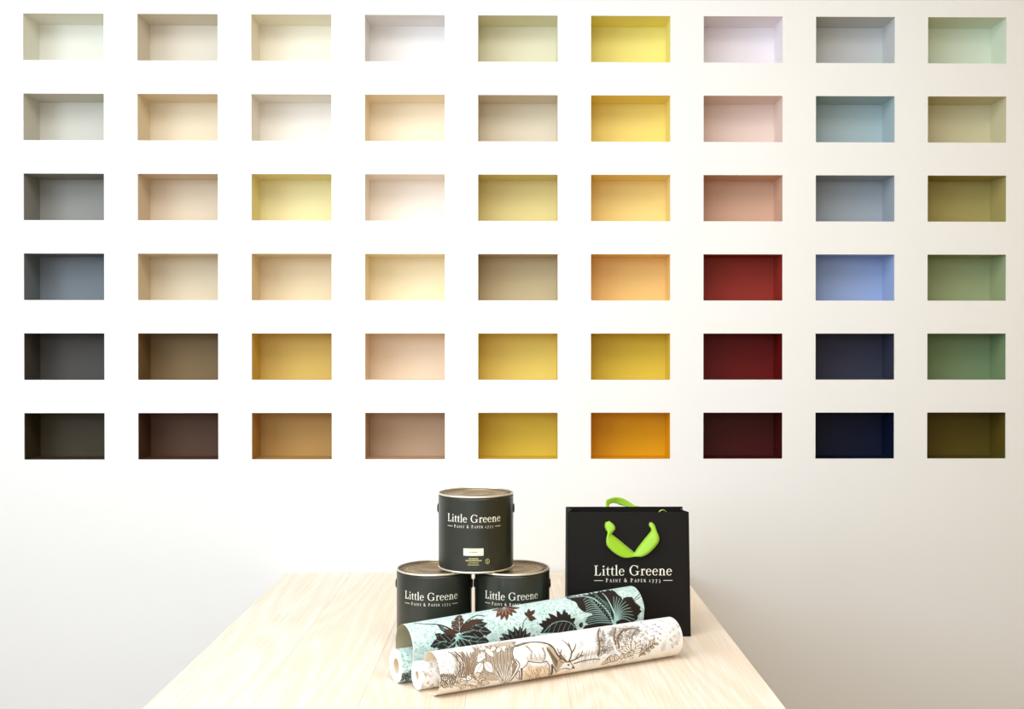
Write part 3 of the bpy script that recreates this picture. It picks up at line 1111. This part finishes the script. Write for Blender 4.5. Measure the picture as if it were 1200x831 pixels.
class Placer:
    def __init__(self, tab, ang, to_uv):
        tab = np.array(tab)
        tt, aa = np.linspace(0, 1, 161), np.linspace(ang[0], ang[-1], 111)
        ts = np.linspace(0, 1, 5)
        an = -np.array(ang, float)
        g = np.zeros((161, 111, 2))
        for c in (0, 1):
            cols_ = np.stack([np.interp(tt, ts, tab[:, k, c]) for k in range(len(ang))], 1)
            # perspective makes the spacing along the roll slightly uneven: refine with a quadratic
            cols_ = np.stack([np.polyval(np.polyfit(ts, tab[:, k, c], 3), tt) for k in range(len(ang))], 1)
            for i in range(161):
                g[i, :, c] = np.interp(-aa, an, cols_[i])
        self.g, self.tt, self.aa, self.to_uv = g, tt, aa, to_uv

    def __call__(self, px, py):
        d = (self.g[..., 0] - px) ** 2 + (self.g[..., 1] - py) ** 2
        i, j = np.unravel_index(np.argmin(d), d.shape)
        # slide along the grid cell for a smooth answer
        i0, j0 = min(max(i, 1), 159), min(max(j, 1), 109)
        e1 = (self.g[i0 + 1, j0] - self.g[i0 - 1, j0]) / 2
        e2 = (self.g[i0, j0 + 1] - self.g[i0, j0 - 1]) / 2
        r = np.array([px, py]) - self.g[i0, j0]
        det = e1[0] * e2[1] - e1[1] * e2[0]
        fi, fj = (r[0] * e2[1] - r[1] * e2[0]) / det, (e1[0] * r[1] - e1[1] * r[0]) / det
        fi, fj = max(-1.5, min(1.5, fi)), max(-1.5, min(1.5, fj))
        return self.to_uv((i0 + fi) / 160.0, self.aa[0] + (self.aa[-1] - self.aa[0]) * (j0 + fj) / 110.0)


def t_uv(t, ang):
    h, z = AC + AW * math.cos(math.radians(ang)), AZ + AH * math.sin(math.radians(ang))
    k = np.argmin((tp_arr[:, 0] - h) ** 2 + (tp_arr[:, 1] - z) ** 2)
    return np.array([TOFF + t * (TLEN - TOFF), TWID * k / (len(tp_arr) - 1.0)])


P_teal = Placer(T_TAB, T_ANG, t_uv)


def A(X, Y): return P_teal(470 + X / 8.0, 680 + Y / 8.0)
def Bq(X, Y): return P_teal(600 + X / 7.059, 680 + Y / 7.059)


cv = T_CV
cv.stroke([A(20, 440), A(140, 428), A(250, 432), A(340, 455), A(440, 510)], .0022, .0040, DK)
cv.leaf(A(440, 545), A(245, 430), 0.0130, DK, AQ, 0.10, 3, .3, .0007, nv=3)
cv.leaf(A(430, 540), A(320, 480), 0.0182, DK2, None, 0.0, 3)
cv.leaf(A(430, 590), A(225, 520), 0.0286, DK, AQ, 0.1, 4, .35, .0009, nv=4)
cv.leaf(A(430, 600), A(180, 640), 0.0312, DK, AQ, -0.1, 5, .35, .0009, nv=4)
cv.leaf(A(440, 600), A(230, 720), 0.0286, DK, AQ, 0.0, 4, .35, .0009, nv=4)
cv.leaf(A(440, 580), A(640, 640), 0.0338, DK, AQ, 0.05, 4, .3, .0009, nv=4)
cv.leaf(A(450, 550), A(770, 590), 0.0390, DK, AQ, -0.05, 6, .3, .0009, nv=6)
cv.leaf(A(480, 530), A(785, 500), 0.0338, DK, AQ, 0.08, 5, .35, .0009, nv=5)
cv.leaf(A(480, 520), A(745, 415), 0.0286, DK, AQ, 0.08, 5, .35, .0009, nv=5)
cv.leaf(A(470, 510), A(400, 395), 0.0260, DK2, (205, 220, 216), 0.0, 4, .35, .0007, nv=3)
cv.leaf(A(470, 500), A(480, 340), 0.0234, DK2, (205, 220, 216), 0.05, 4, .35, .0007, nv=3)
cv.leaf(A(490, 500), A(715, 380), 0.0182, DK2, None, 0.1, 4, .3)
cv.stroke([A(470, 500), A(540, 400), A(640, 345), A(715, 350)], .0016, .0030, DK)
cv.stroke([A(460, 560), A(380, 640), A(320, 720)], .002, .0008, AQ)
for e in ((540, 640), (600, 620), (700, 560), (620, 480), (640, 560), (380, 600), (480, 660), (430, 680)):
    cv.stroke([A(445, 545), A((445 + e[0]) / 2, (545 + e[1]) / 2 - 12), A(*e)], .0014, .0006, AQ)
# half blossom by the upper edge
for e in ((790, 300), (830, 360), (880, 385), (935, 392), (990, 350), (1035, 320), (1070, 270), (1000, 250), (830, 250)):
    cv.leaf(A(915, 275), A(*e), .013, (92, 54, 36), None)
for e in ((820, 300), (850, 325), (890, 330), (930, 335), (970, 315), (1000, 290)):
    cv.stroke([A(915, 272), A(*e)], .0009, .0006, (225, 232, 230))
# fan leaf tucked behind the pale roll
for e in ((850, 590), (862, 555), (885, 512), (940, 468), (1000, 443), (1060, 437), (1120, 455), (1175, 500), (1225, 530), (1240, 580)):
    cv.leaf(A(1050, 680), A(*e), .016, DK, AQ, 0, 0, .3, .0006, nv=1)
# small sprig
cv.stroke([Bq(40, 420), Bq(55, 350), Bq(95, 310)], .0018, .0012, DK)
for e in ((155, 250), (165, 330), (60, 270), (130, 350), (100, 245)):
    cv.leaf(Bq(95, 310), Bq(*e), .010, DK2, None, 0, 2, .3)
# spiky arching leaf
for e in ((180, 370), (205, 345), (265, 280), (340, 255), (405, 248), (455, 285), (500, 318), (240, 320), (375, 300), (430, 270)):
    cv.leaf(Bq(390, 420), Bq(*e), .017, DK, None, 0, 0)
cv.poly([Bq(200, 450), Bq(240, 380), Bq(330, 335), Bq(430, 330), Bq(500, 370), Bq(530, 440)], DK)
cv.stroke([Bq(235, 440), Bq(290, 375), Bq(370, 345), Bq(450, 355), Bq(520, 410)], .0012, .0010, AQ)
for k in range(6):
    x = 270 + k * 42
    cv.stroke([Bq(x, 445), Bq(x + 14, 395), Bq(x + 30, 358)], .0008, .0006, AQ)
cv.leaf(Bq(545, 400), Bq(565, 355), .012, DK, None)
# great palm leaf
out = [(420, 150), (520, 140), (640, 118), (760, 95), (830, 98), (860, 130), (890, 150), (900, 185), (935, 150), (985, 150), (1005, 190), (1050, 225), (1040, 250),
       (1062, 262), (1030, 300), (1035, 325), (990, 345), (850, 400), (700, 420), (580, 420), (590, 395), (650, 372), (598, 350), (615, 310), (660, 300), (648, 262), (600, 262), (560, 250), (535, 225), (515, 185)]
cv.poly([Bq(*e) for e in out], DK)
for k in range(len(out)):                                # ragged tips along the edge
    a_, b_ = out[k], out[(k + 1) % len(out)]
    for f in (0.15, 0.5, 0.85):
        x, y = a_[0] + (b_[0] - a_[0]) * f, a_[1] + (b_[1] - a_[1]) * f
        dx, dy = x - 800, y - 300
        dl = math.hypot(dx, dy)
        cv.leaf(Bq(x - dx / dl * 26, y - dy / dl * 26), Bq(x + dx / dl * 16, y + dy / dl * 16), .0062, DK)
cv.ws = 1.3
AQ = (176, 216, 210)
cv.stroke([Bq(440, 152), Bq(600, 140), Bq(720, 200), Bq(790, 280), Bq(840, 370)], .0016, .0040, AQ)
cv.stroke([Bq(735, 110), Bq(800, 200), Bq(840, 290), Bq(850, 370)], .0012, .0044, AQ)
for k in range(13):
    f = k / 12
    e = (570 + 60 * math.sin(f * 5) * .3 + 10 * f, 170 + 220 * f)
    cv.stroke([Bq(640 + 180 * f, 160 + 200 * f), Bq((e[0] + 640 + 180 * f) / 2, e[1] + (160 + 200 * f - e[1]) / 2 - 16), Bq(*e)], .0011, .0006, AQ)
for k in range(9):
    f = k / 8
    cv.stroke([Bq(650 + 150 * f, 165 + 150 * f), Bq(690 + 110 * f, 130 + 120 * f), Bq(640 + 130 * f, 112 + 70 * f)], .0010, .0005, (120, 170, 164))
for k in range(11):
    f = k / 10
    ang = math.radians(100 - 92 * f)
    cv.stroke([Bq(850, 350), Bq(850 + 80 * math.cos(ang), 350 - 120 * math.sin(ang) - 10), Bq(850 + 165 * math.cos(ang) + 10, 350 - 215 * math.sin(ang) + 50 * f)], .0013, .0006, AQ)
for k in range(9):
    f = k / 8
    cv.stroke([Bq(690 + 120 * f, 165 + 160 * f), Bq(715 + 110 * f, 168 + 160 * f)], .0016, .0010, DK)
cv.ws = 1.0
cv.stroke([Bq(1000, 165), Bq(1040, 130), Bq(1075, 105)], .0014, .0010, DK)
cv.stroke([Bq(1010, 172), Bq(1050, 145), Bq(1080, 125)], .0012, .0008, DK)
loose_sheet('loose_sheet', cv, tpath, lambda v: TOFF, [M_print_a, M_paper_olive], teal, 0.005, cone=0.13)
cv2 = Canvas(360, 110, TLEN, 2 * math.pi * RT, (205, 226, 222))
mosaic(cv2, (220, 230, 228), (134, 172, 167), (188, 208, 205), 0.0056)
for k in range(16):                                   # the dark leaves carry on round the wound part
    u = 0.012 + k * 0.036
    vv = 2 * math.pi * RT * (0.93 if k % 2 else 0.96)
    for e in ((-.012, -.022), (.004, -.026), (.018, -.018), (.022, .004), (-.018, -.006)):
        cv2.leaf((u, vv), (u + e[0], min(vv + e[1], .206)), .011, DK, AQ, 0, 3, .3, .0007, nv=3)
tight_roll('wound_roll', cv2, TH, RT + 0.0004, RT, 0.0145, 0.0, [M_print_a, M_paper_white, M_core], teal)

# ---- toile roll
WL, WR = (-0.152, 1.926 - 3.03), (0.331, 2.178 - 3.03)
toile, WLEN = axis_empty('wallpaper_roll', WL, WR, 'white wallpaper roll with brown engraved stag and foliage, lying foremost on the table', 'wallpaper rolls on the table')
RW, RS = 0.0400, 0.0265
SH = -0.038                                              # wound part sits behind-left of the loose loop
wpath = arcpts(SH, RS + 0.0006, RS + 0.0006, RS + 0.0006, 200, 270, 14) + [(SH * (1 - k / 8), 0.0004) for k in range(1, 8)] + arcpts(0.0, RW, RW, RW - 0.0004, -90, 166, 120)
wp_arr, WWID = resample(wpath, 600)
W_CV = Canvas(760, 340, WLEN, WWID, (240, 239, 239))
W_CV.ws = 1.45


W_ANG = (112, 100, 80, 60, 40, 20, 0, -20, -40, -60, -75)
W_TAB = [[(502.1, 763.5), (504.1, 763.3), (507.5, 765.5), (510.8, 770.6), (513.5, 778.0), (515.3, 786.9), (516.0, 796.2), (515.3, 804.5), (513.6, 811.0), (510.8, 814.8), (508.4, 815.6)],
          [(578.8, 752.4), (581.0, 752.2), (584.8, 754.2), (588.4, 759.1), (591.4, 766.3), (593.4, 774.8), (594.1, 783.7), (593.4, 791.8), (591.4, 798.1), (588.4, 801.8), (585.8, 802.6)],
          [(650.7, 742.0), (653.1, 741.7), (657.2, 743.7), (661.1, 748.3), (664.4, 755.2), (666.5, 763.5), (667.2, 772.1), (666.5, 779.9), (664.4, 786.1), (661.1, 789.7), (658.2, 790.5)],
          [(718.3, 732.2), (720.8, 731.9), (725.2, 733.7), (729.4, 738.2), (732.8, 744.8), (735.1, 752.8), (735.8, 761.1), (735.0, 768.8), (732.8, 774.7), (729.3, 778.3), (726.3, 779.2)],
          [(781.9, 723.0), (784.5, 722.7), (789.1, 724.4), (793.5, 728.7), (797.1, 735.1), (799.5, 742.8), (800.3, 750.9), (799.5, 758.3), (797.1, 764.1), (793.5, 767.6), (790.3, 768.5)]]


def w_uv(t, ang):
    v0 = WWID - RW * math.radians(166 + 90)               # arc length where the loop starts at its foot
    return np.array([t * WLEN, v0 + RW * math.radians(ang + 90)])


P_white = Placer(W_TAB, W_ANG, w_uv)


def E7(X, Y): return P_white(510 + X / 8.0, 740 + Y / 8.0)
def E8(X, Y): return P_white(640 + X / 7.059, 715 + Y / 7.059)
def E2(X, Y): return P_white(560 + X / 4.615, 740 + Y / 4.615)


BR, BR2, TAN, GR = (82, 64, 47), (124, 102, 80), (196, 172, 142), (182, 180, 188)
WH = (246, 245, 244)
cv = W_CV
# soft washes of cloud and far foliage
U_, V_ = np.meshgrid(cv.u, cv.v)
def wob(f, s):
    r_ = np.random.default_rng(s)
    o_ = np.zeros(U_.shape)
    for _ in range(10):
        a_ = r_.uniform(0, 2 * math.pi)
        k_ = f * r_.uniform(.6, 1.6)
        o_ += np.sin((U_ * math.cos(a_) + V_ * math.sin(a_)) * k_ + r_.uniform(0, 6.28))
    return o_ / 3.2
cl = np.clip(wob(220, 3) - 0.35, 0, 1)[..., None] * 0.5
cv.img[:] = cv.img * (1 - cl) + np.array(GR, float) * cl
fine = np.clip(wob(1500, 5) - 0.75, 0, 1)[..., None] * 0.55 * np.clip(wob(120, 8) + 0.6, 0, 1)[..., None]
cv.img[:] = cv.img * (1 - fine) + np.array(BR2, float) * fine
# pale ground along the foot of the scene
g0, g1 = w_uv(0, -75)[1], w_uv(0, -22)[1]
cv.poly([(0, g0 - .02), (WLEN, g0 - .02), (WLEN, g1), (WLEN * .8, g1 - .002), (WLEN * .6, g1 + .002), (WLEN * .4, g1 - .001), (WLEN * .2, g1 + .002), (0, g1)], (240, 228, 210), .5)
# short engraved strokes that model bark, thicket and bushes
r8 = random.Random(4)


def hatch(fn, x0_, x1_, y0_, y1_, n_, dx, dy, col, w=.0009, al=.8):
    for _ in range(n_):
        x, y = r8.uniform(x0_, x1_), r8.uniform(y0_, y1_)
        k = r8.uniform(.6, 1.3)
        cv.stroke([fn(x, y), fn(x + dx * k * .5 + r8.uniform(-4, 4), y + dy * k * .5), fn(x + dx * k, y + dy * k)], w, w * .5, col, al, 3)


hatch(E7, 60, 200, 190, 400, 60, 14, 26, (176, 170, 172))
hatch(E7, 190, 300, 190, 420, 90, 12, 40, BR2)
hatch(E7, 300, 380, 170, 400, 50, -8, 44, BR2)
hatch(E7, 30, 420, 410, 520, 110, 18, 16, BR2)
hatch(E2, 190, 420, 190, 265, 70, 6, 14, BR2, .0007)
hatch(E2, 520, 640, 100, 150, 50, -3, 20, (176, 172, 176), .0008)
hatch(E8, 410, 480, 150, 380, 70, 8, 26, BR2)
hatch(E8, 540, 700, 130, 320, 120, 10, 22, BR2)
hatch(E8, 480, 560, 200, 330, 40, 8, 22, (176, 172, 176))
hatch(E8, 700, 830, 130, 260, 50, 12, -10, BR2, .0008)
hatch(E8, 450, 760, 390, 470, 60, 16, -8, BR2)
# bent tree trunk at the left
for off, w in ((0, .0018), (30, .0012), (60, .0022), (95, .0014), (130, .0020), (165, .0012)):
    cv.stroke([E7(120 + off, 190), E7(200 + off * .7, 250), E7(235 + off * .5, 330), E7(200 + off * .6, 430)], w, w * .6, BR if off % 60 == 0 else BR2, .9)
for k in range(26):
    y = 200 + k * 9
    x = 150 + 40 * math.sin(k * .13)
    cv.stroke([E7(x, y), E7(x + 45, y + 14)], .0006, .0004, BR2, .8)
for k in range(18):
    cv.stroke([E7(250 + k * 8, 200 + (k % 5) * 12), E7(275 + k * 5, 300), E7(300 + k * 3, 400)], .0009, .0005, BR2, .7)
# hatched thicket behind the leaves
cv.poly([E7(380, 160), E7(480, 130), E7(600, 105), E7(720, 92), E7(735, 180), E7(720, 270), E7(650, 450), E7(520, 460), E7(400, 440), E7(370, 300)], (182, 165, 146), .85)
for k in range(34):
    x = 385 + k * 11
    cv.stroke([E7(x, 130 + (k % 4) * 10), E7(x - 8 + (k % 3) * 8, 250), E7(x + 12, 390 + (k % 5) * 8)], .0009, .0005, BR, .75)
for k in range(46):
    x, y = (372 + 8 * (k % 3), 160 + k * 12) if k < 23 else (722 + 6 * (k % 3), 95 + (k - 23) * 13)
    cv.leaf(E7(x, y), E7(x + (-26 if k < 23 else 20), y - 14 + 9 * (k % 4)), .0048, (172, 154, 134), None, 0, 0, .3, .0005, outline=BR2)
for (a, b, w) in (((455, 190), (395, 290), .016), ((470, 160), (545, 240), .015), ((440, 290), (360, 420), .018), ((460, 285), (540, 385), .018), ((590, 140), (660, 190), .012),
                  ((560, 140), (520, 190), .010), ((610, 150), (570, 200), .009), ((480, 150), (400, 170), .010), ((420, 200), (470, 260), .010), ((660, 130), (620, 180), .009)):
    cv.leaf(E7(*a), E7(*b), w * .85, WH, BR2, 0, 0, .3, .0005, outline=BR2, nv=0)
# mixed leaves along the foot
for k in range(15):
    x, y = 30 + k * 34, 430 + 70 * ((k * 37) % 10) / 10
    a = (k * 67) % 360
    cv.leaf(E7(x, y), E7(x + 88 * math.cos(math.radians(a)), y + 52 * math.sin(math.radians(a))), .0095, (236, 222, 204) if k % 3 else WH, BR2, 0.1, 0, .3, .0006, outline=BR, nv=0)
for k in range(8):
    x = 40 + k * 18
    cv.stroke([E7(x, 400), E7(x + 22, 450), E7(x - 10, 520)], .0016, .0010, BR, .8)
# tall grass tuft
for e in ((525, 330), (545, 370), (560, 300), (590, 280), (620, 300), (690, 250), (720, 300), (735, 340), (530, 400), (655, 290)):
    cv.stroke([E7(640, 480), E7((640 + e[0]) / 2 + 6, (480 + e[1]) / 2), E7(*e)], .0030, .0008, BR)
    cv.stroke([E7(640, 478), E7((640 + e[0]) / 2 + 6, (480 + e[1]) / 2), E7(*e)], .0018, .0005, WH)
# the grazing stag
stag = [(190, 92), (205, 75), (240, 62), (300, 57), (350, 62), (385, 72), (412, 96), (430, 128), (452, 152), (478, 160), (500, 165), (512, 180), (520, 196), (500, 203), (478, 197), (455, 200), (435, 212), (425, 222),
        (415, 200), (405, 185), (400, 232), (388, 232), (386, 180), (372, 160), (340, 168), (300, 165), (272, 160), (262, 180), (240, 200), (236, 225), (238, 258), (226, 258), (222, 210), (205, 230), (160, 278), (145, 278), (195, 218), (212, 178), (195, 150), (186, 120)]
SP = [E2(*e) for e in stag]
cv.poly([E2(265, 185), E2(380, 185), E2(430, 225), E2(500, 210), E2(480, 232), E2(260, 262), E2(240, 240)], (232, 214, 190))
hatch(E2, 255, 420, 185, 250, 60, 5, 16, BR2, .0008, .7)
hatch(E2, 255, 420, 215, 262, 40, 12, -5, TAN, .0010, .8)
cv.poly(SP, (238, 237, 237))
cv.poly([E2(375, 68), E2(398, 80), E2(416, 100), E2(432, 130), E2(452, 152), E2(462, 168), E2(450, 190), E2(436, 208), E2(425, 216), E2(414, 196), E2(404, 172), E2(396, 140), E2(384, 105)], (176, 156, 134), .85)
for k in range(26):                                       # fur: short engraved hatching along neck, flank and haunch
    f = k / 25
    cv.stroke([E2(372 + 60 * f, 80 + 80 * f), E2(372 + 52 * f, 100 + 95 * f)], .0009, .0005, BR, .8)
    cv.stroke([E2(240 + 120 * f, 64 + 4 * f), E2(246 + 118 * f, 84 + 6 * f)], .0006, .0003, BR2, .55)
    cv.stroke([E2(262 + 100 * f, 130 + 12 * math.sin(k)), E2(268 + 98 * f, 160)], .0007, .0004, BR2, .6)
cv.stroke([E2(262, 80), E2(290, 110), E2(285, 150)], .0026, .0008, BR2, .8)
cv.stroke([E2(350, 90), E2(365, 130), E2(350, 160)], .0026, .0008, BR2, .8)
cv.stroke([E2(205, 150), E2(225, 180), E2(205, 225), E2(160, 275)], .0016, .0010, BR, .8)
for k in range(len(SP)):
    cv.stroke([SP[k], SP[(k + 1) % len(SP)]], .0011, .0011, BR, .95, 2)
cv.stroke([E2(206, 80), E2(290, 58), E2(385, 70), E2(430, 124), E2(458, 152)], .0022, .0022, BR)
cv.stroke([E2(400, 180), E2(395, 232)], .0026, .0018, BR)
cv.stroke([E2(234, 200), E2(234, 258)], .0020, .0016, BR)
cv.leaf(E2(470, 165), E2(440, 150), .006, TAN, None, 0, 0, .3, .0005, outline=BR)
cv.stroke([E2(488, 178), E2(492, 181)], .0022, .0022, (60, 48, 38))
cv.stroke([E2(512, 192), E2(520, 197)], .0024, .0024, (80, 64, 52))
for pts in (((480, 164), (455, 135), (438, 112), (428, 92)), ((452, 132), (430, 128)), ((445, 120), (452, 98)), ((490, 162), (506, 118), (494, 82), (470, 58), (452, 44)), ((500, 95), (490, 62)), ((504, 118), (522, 92), (530, 66)),
            ((496, 160), (530, 148), (556, 128), (566, 104)), ((528, 148), (545, 118)), ((552, 132), (570, 128))):
    cv.stroke([E2(*p) for p in pts], .0021, .0011, (98, 80, 64))
# ground line, mounds and bushes to the right
cv.stroke([E2(520, 172), E2(570, 158), E2(630, 148), E2(660, 150)], .0016, .0010, BR)
for k in range(22):
    cv.stroke([E8(270 + k * 8, 395 - k * 2), E8(276 + k * 8, 372 - k * 2 - (k % 3) * 12)], .0006, .0004, BR2, .7)
for (cx_, cy_, r_, n_) in ((450, 230, 46, 34), (540, 170, 40, 30), (600, 200, 46, 34), (690, 180, 48, 36), (500, 300, 52, 34), (740, 170, 36, 22), (455, 330, 40, 22)):
    for k in range(n_):
        a = k * 2.399
        rr = r_ * math.sqrt((k + .5) / n_)
        x, y = cx_ + rr * math.cos(a), cy_ + rr * 1.15 * math.sin(a)
        cv.stroke([E8(x - 8, y + 5), E8(x, y - 6), E8(x + 9, y + 3)], .0011, .0007, BR if math.cos(a) > .2 or math.sin(a) > .4 else (190, 184, 186), .8, 4)
for pts in (((430, 370), (440, 300), (425, 200), (440, 150)), ((575, 280), (560, 220), (570, 150)), ((600, 310), (590, 230), (640, 160), (700, 150)), ((650, 170), (690, 150), (740, 155), (770, 175))):
    cv.stroke([E8(*p) for p in pts], .0034, .0014, BR2, .85)
    cv.stroke([E8(p[0] + 6, p[1]) for p in pts], .0010, .0008, BR, .9)
# agave-like flower
for k in range(11):
    a = math.radians(195 - k * 20) if k < 10 else math.radians(92)
    r_ = 92 + 26 * ((k * 5) % 3) / 2
    cv.leaf(E8(715, 345), E8(715 + r_ * math.cos(a), 345 - r_ * 1.0 * math.sin(a)), .0095, (246, 241, 234), BR2, 0, 0, .3, .0006, outline=BR, nv=0)
for k in range(9):
    x = 470 + k * 30
    cv.leaf(E8(x, 450 - k * 9), E8(x + 34 * math.cos(k), 400 - k * 9), .009, (236, 224, 208), BR2, 0, 0, .3, .0006, outline=BR, nv=0)
# twig with leaves
cv.stroke([E8(770, 380), E8(830, 320), E8(905, 270)], .0018, .0010, BR)
for k in range(8):
    x, y = 775 + k * 17, 376 - k * 14
    sgn = 1 if k % 2 else -1
    cv.leaf(E8(x, y), E8(x + 26 + 8 * sgn, y - 34 + 34 * sgn), .0050, (222, 208, 190), BR2, 0, 0, .3, .0006, outline=BR, nv=0)
for k in range(26):
    x, y = 780 + (k * 53) % 170, 110 + (k * 31) % 150
    cv.leaf(E8(x, y), E8(x + 14, y - 14 + (k % 3) * 12), .0045, (176, 170, 176), None)
for k in range(34):
    x, y = 1010 + (k * 29) % 80, 110 + (k * 41) % 190
    cv.leaf(E8(x, y), E8(x + 16, y - 16 + (k % 4) * 12), .0050, (196, 190, 186) if k % 2 else (222, 216, 210), None)


def w_end(v):
    # the strip that still runs under the wound part follows it out to the left
    k = v * WWID
    lim = 0.085
    return -0.014 * max(0.0, 1 - k / lim)


loose_sheet('loose_sheet', cv, wpath, w_end, [M_print_b, M_paper_cream], toile, 0.0)
cv3 = Canvas(200, 90, WLEN, 2 * math.pi * RS, (249, 247, 244))
for k in range(420):
    u, v_ = (rng.uniform(0, 0.06) if k % 2 else rng.uniform(0, WLEN)), rng.uniform(0.0, .160)
    cv3.stroke([(u, v_), (u + rng.uniform(-.004, .004), v_ + rng.uniform(.002, .009))], .0011, .0006, BR2 if k % 3 else GR, .8, 3)
tight_roll('wound_roll', cv3, SH, RS + 0.0012, RS - 0.0004, 0.0085, -0.014, [M_print_b, M_paper_white, M_core], toile)
